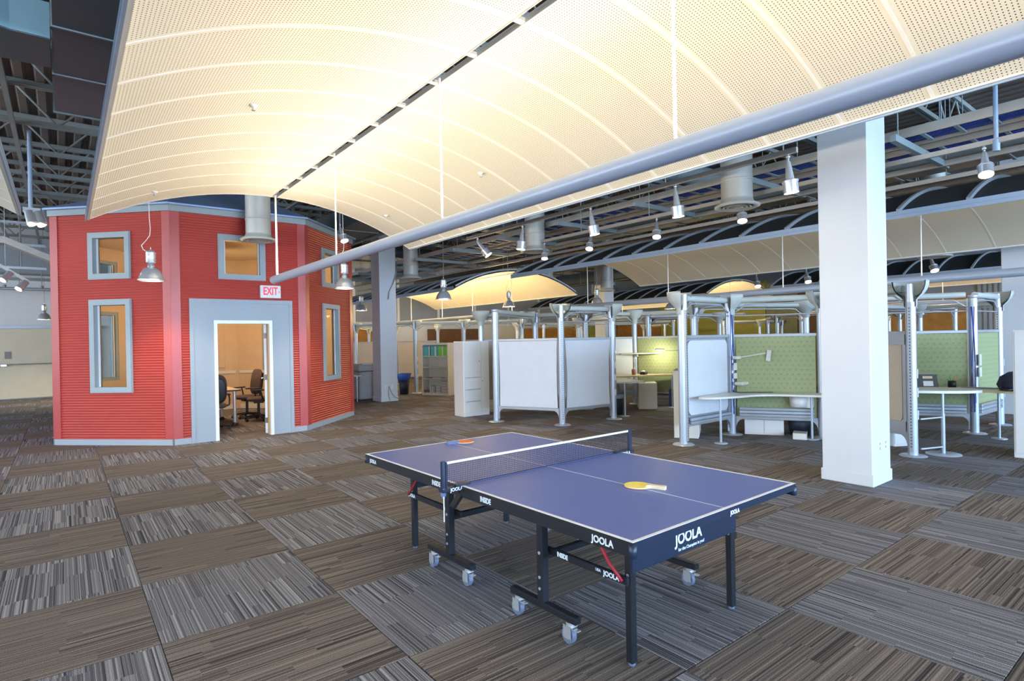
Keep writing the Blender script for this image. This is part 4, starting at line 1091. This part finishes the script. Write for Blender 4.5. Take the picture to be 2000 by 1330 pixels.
# background poles: seen only above the screens
bg = [(13.2, 10.6), (14.4, 11.5), (14.6, 9.2), (15.1, 17.3), (13.2, 16.6), (17.6, 16.3), (17.3, 8.2), (18.4, 9.5), (19.2, 19.6), (21.4, 21.2), (17.9, 18.0), (23.6, 17.9), (22.7, 14.1), (23.5, 12.9), (25.6, 13.0), (21.0, 11.2),
      (14.3, 5.2), (16.3, 4.9), (18.2, 4.7), (15.4, 6.6), (19.6, 6.4), (22.0, 7.5), (24.4, 9.4), (21.5, 3.4), (24.3, 4.2), (16.0, 1.9), (13.0, 13.2), (19.0, 14.0), (24.8, 20.2), (17.4, 21.8)]
for k, (x, y) in enumerate(bg):
    pole('g%d' % k, x, y, 'distant silver pole seen above the screens', 'bowl' if k % 3 else 'cap', random.random()*6, h=2.30, simple=True, group='distant poles above the screens')
pairs = []
for i in range(len(bg)):
    ds = sorted((math.hypot(bg[i][0] - bg[j][0], bg[i][1] - bg[j][1]), j) for j in range(len(bg)) if j != i)[:2]
    for d_, j in ds:
        if d_ < 3.4 and (min(i, j), max(i, j)) not in pairs: pairs.append((min(i, j), max(i, j)))
for k, (i, j) in enumerate(pairs):
    tube('g%d' % i, 'g%d' % j, 'distant overhead tube seen above the screens', brace=True, group='distant tubes above the screens')
    if k % 3 != 2: screen('g%d' % i, 'g%d' % j, 'distant screen standing behind the nearer screens', ['fabric_green', 'fabric_tan', 'fabric_white'][k % 3], group='distant screens')

# ------------------------------------------------------------------ storage
cb = thing('storage_cabinet', 'tall white storage cabinet with three drawers left of the white screens', 'cabinet', (7.16, 10.66, 0))
part('body', MB().cbox(0, .01, .82, .68, .38, 1.64, .004), 'cabinet_white', cb)
dr = part('door', MB().cbox(-.105, -.187, 1.29, .445, .016, .66, .003), 'cabinet_white', cb)
part('lock', MB().cyl((.07, -.196, 1.20), (.07, -.202, 1.20), .012, 10), 'copier_grey', dr)
for k in range(4):
    if k == 3:
        d_ = part('drawer', MB().cbox(-.105, -.187, .90, .445, .016, .10, .003), 'cabinet_white', cb)
    else:
        d_ = part('drawer', MB().cbox(-.105, -.187, .20 + k*.262, .445, .016, .252, .003), 'cabinet_white', cb)
        part('drawer_pull', MB().bb(-.30, .09, -.205, -.193, .316 + k*.262, .328 + k*.262), 'rail_grey', d_)
d_ = part('door', MB().cbox(.228, -.187, .85, .212, .016, 1.55, .003), 'cabinet_white', cb)
part('lock', MB().cyl((.15, -.196, .76), (.15, -.202, .76), .012, 10), 'copier_grey', d_)
part('plinth', MB().bb(-.33, .33, -.16, .19, 0, .05), 'cabinet_white', cb)

bs = thing('bookshelf', 'white open bookshelf with teal and green binders on top', 'bookshelf', (9.08, 15.37, 0), math.radians(27.9))
BH, BW, BD = 1.60, .92, .36
part('side_panel', MB().bb(-BD/2, BD/2, -BW/2, -BW/2 + .03, 0, BH), 'cabinet_cream', bs)
part('side_panel', MB().bb(-BD/2, BD/2, BW/2 - .03, BW/2, 0, BH), 'cabinet_cream', bs)
part('back_panel', MB().bb(BD/2 - .015, BD/2, -BW/2 + .03, BW/2 - .03, 0, BH), 'cabinet_cream', bs)
part('top', MB().bb(-BD/2, BD/2, -BW/2 + .03, BW/2 - .03, BH - .07, BH), 'cabinet_cream', bs)
SHZ = [.08, .52, .86, 1.20]
for z in SHZ: part('shelf', MB().bb(-BD/2 + .005, BD/2 - .015, -BW/2 + .03, BW/2 - .03, z - .025, z), 'cabinet_cream', bs)
part('plinth', MB().bb(-BD/2 + .01, -BD/2 + .03, -BW/2 + .03, BW/2 - .03, 0, .055), 'cabinet_cream', bs)
def on_shelf(name, label, cat, u, z, w, d, h, mn, group, lean=0.0, dx=0.0):
    a = math.radians(27.9); x, y = -.03 + dx, u*.73; w = w*.73
    o = part(name, MB().cbox(0, 0, h/2, d, w, h, .003), mn, None, (9.08 + x*math.cos(a) - y*math.sin(a), 15.37 + x*math.sin(a) + y*math.cos(a), z), rot=(lean, 0, a))
    return tag(o, label, cat, group)
u = .54
binders = [('teal_folder', .18), ('paper', .05), ('black_plastic', .03), ('teal_folder', .15), ('paper', .06), ('teal_folder', .08), ('green_folder', .14), ('paper', .04), ('green_folder', .16)]
nm = {'teal_folder': 'teal', 'paper': 'white striped', 'black_plastic': 'black', 'green_folder': 'lime green'}
pos = ['first from the left', 'second from the left', 'third from the left', 'fourth from the left', 'fifth from the left', 'sixth from the left', 'seventh from the left', 'eighth from the left', 'last on the right']
for k, (mn, w) in enumerate(binders):
    w2 = w*1.28
    if u - w2 < -.585: w2 = u + .585
    on_shelf('magazine_file', '%s magazine file on the top shelf, %s' % (nm[mn], pos[k]), 'binder', u - w2/2, 1.20, w2 - .006, .27, .30, mn, 'binders on the top shelf')
    u -= w2
on_shelf('thin_folder', 'thin red folder lying on the third shelf', 'folder', .36, .52, .30, .22, .02, 'book_c', None)
on_shelf('paper_stack', 'thin stack of papers lying on the third shelf', 'papers', -.05, .52, .40, .25, .025, 'book_a', None)
lows = [(.48, .22, .07, 'book_c', 'red-edged books at the bottom left'), (.28, .05, .20, 'book_a', 'upright pale book next to the red ones'), (.22, .05, .20, 'book_b', 'upright grey book in the bottom row'), (.15, .06, .19, 'book_a', 'upright pale book mid bottom row'), (.07, .06, .18, 'book_b', 'upright grey book mid bottom row')]
for u_, w, h, mn, lb in lows: on_shelf('book', lb, 'book', u_, .08, w, .24, h, mn, 'books on the bottom shelf')
for k in range(5): on_shelf('book', 'grey book in the lower flat stack, layer %s' % ['one', 'two', 'three', 'four', 'five'][k], 'book', -.12, .08 + k*.04, .22, .24, .036, ['book_a', 'book_b'][k % 2], 'flat stacks on the bottom shelf')
for k in range(8): on_shelf('book', 'grey book in the taller flat stack, layer %s' % ['one', 'two', 'three', 'four', 'five', 'six', 'seven', 'eight'][k], 'book', -.42, .08 + k*.042, .30, .25, .038, ['book_b', 'book_a'][k % 2], 'flat stacks on the bottom shelf')

def low_cabinet(label, x, y, rz, w, d, h, nd, mn='cabinet_white', vertical=False):
    c = thing('low_cabinet', label, 'cabinet', (x, y, 0), rz)
    part('body', MB().cbox(0, .008, h/2, w, d - .016, h, .004), mn, c)
    for k in range(nd):
        if vertical:
            z0 = .04 + (h - .05)*[0, .45, .72][k] if nd == 3 else .03 + (h - .04)*k/nd
            z1 = .04 + (h - .05)*[.45, .72, 1][k] if nd == 3 else .03 + (h - .04)*(k + 1)/nd
            part('drawer', MB().cbox(0, -d/2 + .004, (z0 + z1)/2, w - .006, .016, z1 - z0 - .008, .002), mn, c)
        else:
            part('door', MB().cbox(-w/2 + (k + .5)*w/nd, -d/2 + .004, h/2 + .01, w/nd - .006, .016, h - .03, .002), mn, c)
    return c
# ------------------------------------------------------------------ green cubicle, left (cluster a)
low_cabinet('cream three-drawer pedestal under the desk with the task lamp', 10.78, 8.72, math.radians(-46), .42, .55, .60, 3, 'cabinet_cream', True)
def disc_leg(name, x, y, z, parent, r=.018, br=.10):
    lg = part('leg', MB().cyl((x, y, .012), (x, y, z), r, 12), 'pole_silver', parent)
    part('foot_disc', MB().lathe([(0, .014), (.04, .014), (br, .008), (br, 0)], 18, (x, y, 0)), 'pole_silver', lg)
def desk(label, poly, z, legs, mn='desk_top', th=.03, cat='desk', name='desk'):
    d = thing(name, label, cat, (0, 0, 0))
    part('desk_top', MB().prism(poly, z - th, z), mn, d)
    for x, y in legs: disc_leg('leg', x, y, z - th, d)
    return d
def smooth(pts, n=8):
    out = []; m_ = len(pts)
    for i in range(m_):
        p0, p1, p2, p3 = pts[(i-1) % m_], pts[i], pts[(i+1) % m_], pts[(i+2) % m_]
        for k in range(n):
            t_ = k/n
            out.append(tuple(.5*((2*p1[a]) + (-p0[a]+p2[a])*t_ + (2*p0[a]-5*p1[a]+4*p2[a]-p3[a])*t_*t_ + (-p0[a]+3*p1[a]-3*p2[a]+p3[a])*t_**3) for a in (0, 1)))
    return out
desk('small cream desk behind the right white screen', [(9.05, 8.25), (9.75, 7.92), (10.25, 8.9), (9.75, 9.35), (9.3, 8.9)], .72, [(9.32, 8.12)])
desk('cream desk with pencil cup under the pole shelf', smooth([(10.0, 9.15), (10.5, 8.85), (11.05, 8.72), (11.35, 8.5), (11.56, 8.22), (11.66, 8.34), (11.15, 9.26), (10.9, 9.34), (10.2, 9.36)], 4), .76, [(11.25, 8.35)], 'desk_wood')
o = thing('pole_shelf', 'thin pale shelf fixed to the pole inside the green cubicle', 'shelf', (11.18, 9.30, 1.26))
part('board', MB().cbox(-.02, -.08, 0, 1.0, .32, .025, .006, math.radians(-35)), 'desk_top', o)
part('bracket', MB().cyl((.03, .06, -.08), (.03, .06, -.01), .05, 10), 'rail_grey', o)
cup = thing('pencil_cup', 'dark red pencil cup on the cream desk by the pole', 'cup', (10.80, 9.12, .76))
part('cup', MB().lathe([(0, 0), (.045, 0), (.048, .13), (.042, .13), (.04, .01), (0, .01)], 14), 'book_c', cup)
part('pencil', MB().cyl((.01, 0, .02), (.03, .02, .17), .004, 6).cyl((-.01, .01, .02), (-.03, .0, .16), .004, 6), 'wood_pale', cup)
ph = thing('desk_clutter', 'small pale and black desk gadget beside the pencil cup', 'gadget', (11.0, 8.98, .76))
part('base', MB().cbox(0, 0, .03, .22, .14, .06, .015, .4), 'black_plastic', ph); part('cradle', MB().cbox(-.02, 0, .075, .12, .07, .04, .015, .4), 'paper', ph)
tb = thing('waste_bin', 'dark bin with a pale liner behind the right white screen', 'bin', (9.42, 8.45, 0))
part('bucket', MB().lathe([(0, 0), (.13, 0), (.16, .42), (.15, .42), (.12, .01), (0, .01)], 18), 'bin_dark', tb)
part('liner', MB().lathe([(.153, .35), (.168, .36), (.17, .43), (.15, .435), (.145, .38)], 18), 'bin_liner', tb)
bx = thing('plastic_bucket', 'pale bucket hung under the cream desk', 'bucket', (10.45, 9.05, .42))
part('bucket', MB().lathe([(0, 0), (.15, 0), (.18, .24), (.17, .24), (.14, .01), (0, .01)], 18), 'paper', bx); part('rim', MB().lathe([(.175, .2), (.19, .21), (.19, .25), (.17, .25)], 18), 'bin_liner', bx)
cr = thing('crate', 'dark blue mesh crate under the green cubicle desk', 'crate', (11.45, 8.25, 0))
part('box', MB().bb(-.2, .2, -.2, -.18, 0, .42).bb(-.2, .2, .18, .2, 0, .42).bb(-.2, -.18, -.18, .18, 0, .42).bb(.18, .2, -.18, .18, 0, .42).bb(-.18, .18, -.18, .18, 0, .03), 'crate_blue', cr)
tl = thing('task_lamp', 'lit white task lamp on a long arm before the green screen', 'lamp', (11.78, 8.02, 1.30))
part('arm', MB().cyl((0, 0, .02), (-.53, .55, .03), .010, 8), 'cabinet_cream', tl)
part('head', MB().cbox(-.60, .62, .06, .20, .09, .035, .012, math.radians(-35)), 'paper', tl)
part('lens', MB().box(-.60, .62, .040, .17, .07, .006, math.radians(-35)), 'lens_cool', tl)
l = bpy.data.lights.new('task_light', 'POINT'); l.energy = 16; l.color = (1, .95, .65); l.shadow_soft_size = .05
o = bpy.data.objects.new('task_light', l); COL.objects.link(o); o.location = (11.16, 8.66, 1.30)

# ------------------------------------------------------------------ whiteboard cubicle (cluster b)
tc_ = thing('storage_cabinet', 'cream storage cabinet standing behind the pole left of the whiteboard', 'cabinet', (8.25, 5.83, 0), math.radians(32))
part('body', MB().cbox(0, 0, .545, .75, .38, 1.07, .004), 'cabinet_cream', tc_); part('top', MB().cbox(0, 0, 1.09, .77, .40, .025, .003), 'cabinet_cream', tc_)
for k in (-1, 1): part('door', MB().cbox(k*.186, -.193, .55, .366, .014, 1.03, .003), 'cabinet_white', tc_)
low_cabinet('low white two-door cabinet under the green desk screen', 9.29, 5.06, math.radians(-60), .60, .34, .27, 2)
desk('curved white desk running along the whiteboard and green screen', smooth([(7.68, 5.22), (7.75, 5.02), (8.12, 4.86), (8.52, 4.78), (8.78, 4.55), (8.95, 4.22), (9.15, 3.85), (9.38, 3.98), (9.40, 4.22), (9.05, 4.84), (8.74, 5.20), (8.30, 5.28)], 5), .725, [(7.98, 5.04), (9.28, 4.26)], 'desk_top')
def raceway(label, a, b, z, off, n=3):
    xa, ya, _ = NODES[a]; xb, yb, _ = NODES[b]; L = math.hypot(xb - xa, yb - ya)
    r = thing('wire_raceway', label, 'raceway', (xa, ya, z), math.atan2(yb - ya, xb - xa))
    for k in range(n): part('channel', MB().cbox(L/2, off, k*.052, L - .24, .045, .046, .006), 'pole_silver' if k % 2 else 'rail_grey', r)
raceway('blue-grey wire raceway under the green desk screen', 'b2', 'b3', .34, -.05)
raceway('blue-grey wire raceway under the whiteboard', 'b1', 'b2', .32, -.05, 2)
al = thing('arm_lamp', 'folded white arm lamp reaching from the cable-wrapped pole', 'lamp', (8.84, 5.30, 1.29))
part('clamp', MB().cbox(-.02, -.05, 0, .14, .09, .05, .01), 'paper', al)
part('arm', MB().cyl((0, -.08, .0), (.22, -.42, .07), .012, 8).cyl((-.10, -.06, -.01), (.02, -.09, .01), .012, 8), 'cabinet_cream', al)
part('shade', MB().box(0, 0, 0, .012, .07, .18, 0, Matrix.Translation((.24, -.46, .03)) @ Matrix.Rotation(.15, 4, 'X')), 'paper', al)
ot = thing('outlet_box', 'white outlet box and paper tray on the cable-wrapped pole', 'outlet box', (8.84, 5.30, .86))
part('tray', MB().cbox(.03, -.10, .0, .20, .16, .06, .02), 'cabinet_cream', ot); part('plate', MB().bb(-.06, .05, -.015, -.005, .08, .17), 'white_paint', ot); part('plate', MB().bb(-.05, .04, -.015, -.005, .22, .34), 'white_paint', ot)
ld = thing('loose_cable', 'thin dark cable lying on the curved white desk', 'cable', (0, 0, .729))
part('cable', MB().path([(8.70, 5.25, .03), (8.62, 5.20, .012), (8.62, 5.08, .004), (8.72, 4.98, .004), (8.86, 4.86, .004), (8.98, 4.72, .008)], .006, 6), 'black_plastic', ld)
bk = thing('waste_bin', 'dark bin under the desk left of the big column', 'bin', (9.62, 4.62, 0))
part('bucket', MB().lathe([(0, 0), (.15, 0), (.19, .33), (.18, .33), (.14, .01), (0, .01)], 18), 'bin_dark', bk)
pb = thing('paper_box', 'white box on the floor beside the desk leg', 'box', (9.22, 4.42, 0)); part('box', MB().cbox(0, 0, .05, .26, .20, .10, .006, .4), 'cabinet_cream', pb)
hb = thing('hanging_tray', 'stacked white trays hung under the curved desk', 'tray', (9.25, 4.45, .50))
part('bucket', MB().lathe([(0, 0), (.12, 0), (.14, .17), (0, .17)], 18), 'paper', hb); part('tray', MB().cbox(.08, -.12, .08, .12, .12, .19, .01), 'paper', hb)

# ------------------------------------------------------------------ right-hand cubicle
sd_ = thing('standing_desk', 'white standing desk with an oval foot right of the column', 'desk', (9.37, 2.57, 0))
part('desk_top', MB().prism([(p[0] - 9.37, p[1] - 2.57) for p in smooth([(9.08, 2.95), (9.2, 2.62), (9.45, 2.32), (9.72, 2.22), (9.95, 2.45), (9.75, 2.9), (9.4, 3.1)], 5)], .83, .865), 'desk_top', sd_)
lg = part('leg', MB().cyl((0, 0, .015), (0, 0, .55), .024, 14).cyl((0, 0, .5), (0, 0, .83), .017, 14), 'pole_silver', sd_)
part('foot_disc', MB().lathe([(0, .018), (.08, .018), (.20, .010), (.205, 0)], 28), 'pole_silver', lg)
for z in (.10, .50): part('stretcher', MB().cyl((0, 0, z), (-.33, .16, z - .01), .012, 8), 'pole_silver', sd_)
desk('cream desk with phone and pencil cup at far right', smooth([(9.9, 3.7), (10.3, 3.35), (10.75, 2.95), (10.85, 2.45), (10.92, 2.0), (11.4, 1.88), (11.62, 2.2), (11.52, 2.62), (11.42, 2.95), (10.82, 3.95), (10.2, 4.0)], 4), .76, [(11.28, 2.38)], 'desk_wood')
ck = thing('drawer_pedestal', 'white hanging drawer pedestal behind the right pole', 'pedestal', (9.75, 3.28, 0), math.radians(-30))
part('body', MB().cbox(0, 0, .28, .36, .40, .56, .004), 'cabinet_white', ck)
for k in range(3): part('drawer', MB().cbox(0, -.205, .12 + k*.175, .35, .014, .165, .002), 'cabinet_white', ck)
bn = thing('storage_bin', 'pale blue bin on the floor right of the column', 'bin', (9.45, 3.42, 0))
part('bucket', MB().lathe([(0, 0), (.14, 0), (.17, .26), (.16, .26), (.13, .01), (0, .01)], 4), 'bin_liner', bn)
fp = thing('desk_phone', 'dark desk phone on the far right desk', 'phone', (10.93, 3.22, .762), math.radians(-50))
part('body', MB().box(0, 0, .10, .34, .05, .22, 0, Matrix.Rotation(-.25, 4, 'X')), 'phone_dark', fp)
part('keypad', MB().box(.03, -.028, .06, .14, .006, .08, 0, Matrix.Rotation(-.25, 4, 'X')), 'paper', fp)
part('display', MB().box(.03, -.028, .16, .14, .006, .04, 0, Matrix.Rotation(-.25, 4, 'X')), 'desk_wood', fp)
cup = thing('pencil_cup', 'black pencil cup with coloured pens on the far right desk', 'cup', (11.15, 2.93, .76))
part('cup', MB().lathe([(0, 0), (.055, 0), (.055, .11), (.05, .11), (.05, .01), (0, .01)], 14), 'black_plastic', cup)
part('pen', MB().cyl((.0, 0, .02), (-.03, .02, .19), .006, 6).cyl((.02, .01, .02), (.01, .03, .18), .006, 6), 'pen_green', cup)
part('pen', MB().cyl((.02, -.01, .02), (.05, -.03, .19), .006, 6), 'pen_orange', cup)
bg_ = thing('bag', 'dark bag slumped on the desk at the right edge', 'bag', (11.22, 2.15, .76))
part('body', MB().lathe([(0, .0), (.20, .0), (.24, .08), (.20, .20), (.10, .27), (0, .29)], 18), 'bag_dark', bg_)
part('strap', MB().path([(-.24, 0, .03), (-.30, .05, .02), (-.32, .12, .03), (-.22, .14, .06)], .014, 6), 'black_plastic', bg_)
mp = thing('cable_mat', 'dark mat lying on the desk beside the bag', 'mat', (11.30, 2.56, .761)); part('mat', MB().prism(smooth([(-.2, .1), (0, -.22), (.18, -.25), (.1, .05), (-.1, .25)], 4), 0, .008), 'wall_slate', mp)
raceway('dark wire raceway under the far right screen', 'b5', 'b6', .34, -.05)
raceway('dark wire raceway at the right picture edge', 'b6', 'b7', .34, -.05)
po = thing('outlet_box', 'outlet plates on the dark capped pole', 'outlet box', (11.62, 2.69, 1.0)); part('plate', MB().bb(-.06, .06, -.02, -.008, .10, .28), 'cabinet_cream', po); part('plate', MB().bb(-.06, .06, -.02, -.008, -.08, .07), 'cabinet_white', po)
wc = thing('storage_cabinet', 'white panel side of a tall cabinet cut by the right edge', 'cabinet', (10.06, 1.60, 0))
part('body', MB().cbox(0, 0, .83, .62, .62, 1.66, .006), 'cabinet_white', wc); part('plinth', MB().bb(-.29, .29, -.29, .29, 0, .03), 'cabinet_white', wc); part('door', MB().cbox(-.315, 0, .85, .012, .58, 1.58, .004), 'cabinet_white', wc)

# ------------------------------------------------------------------ copier corner behind the red room
ct = thing('side_table', 'narrow white folding table beside the copier', 'table', (6.05, 15.55, 0))
part('table_top', MB().cbox(0, 0, .725, 1.0, .6, .025, .005), 'desk_top', ct)
for sx in (-.4, .4):
    for sy in (-.22, .22): part('leg', MB().cyl((sx, sy, 0), (sx, sy, .72), .016, 8), 'chrome', ct)
cp = thing('copier', 'grey office copier half hidden by the cable-hung column', 'copier', (6.93, 15.85, 0))
part('body', MB().cbox(0, 0, .42, .62, .58, .78, .02), 'copier_grey', cp); part('scanner', MB().cbox(0, .02, .93, .60, .52, .22, .03), 'copier_grey', cp)
part('panel', MB().cbox(-.1, -.25, 1.03, .3, .16, .04, .01), 'rail_grey', cp); part('wheel', MB().cyl((-.2, -.2, .02), (-.16, -.2, .02), .025, 10).cyl((.16, -.2, .02), (.2, -.2, .02), .025, 10), 'black_plastic', cp)
rb_ = thing('recycling_bin', 'black bin topped by a blue recycling tub behind the column', 'bin', (8.45, 16.4, 0))
part('bucket', MB().lathe([(0, 0), (.15, 0), (.19, .5), (.18, .5), (0, .48)], 4), 'bin_dark', rb_); part('tub', MB().lathe([(0, .45), (.20, .45), (.26, .66), (.25, .66), (.2, .47)], 4), 'bin_blue', rb_)
pole('e1', 8.6, 21.8, 'pole left of the cream screen by the red room', simple=True); pole('e2', 9.9, 20.9, 'pole hidden behind the column by the cream screen', simple=True)
screen('e1', 'e2', 'cream screen with a posted sheet between red room and column', 'fabric_tan')
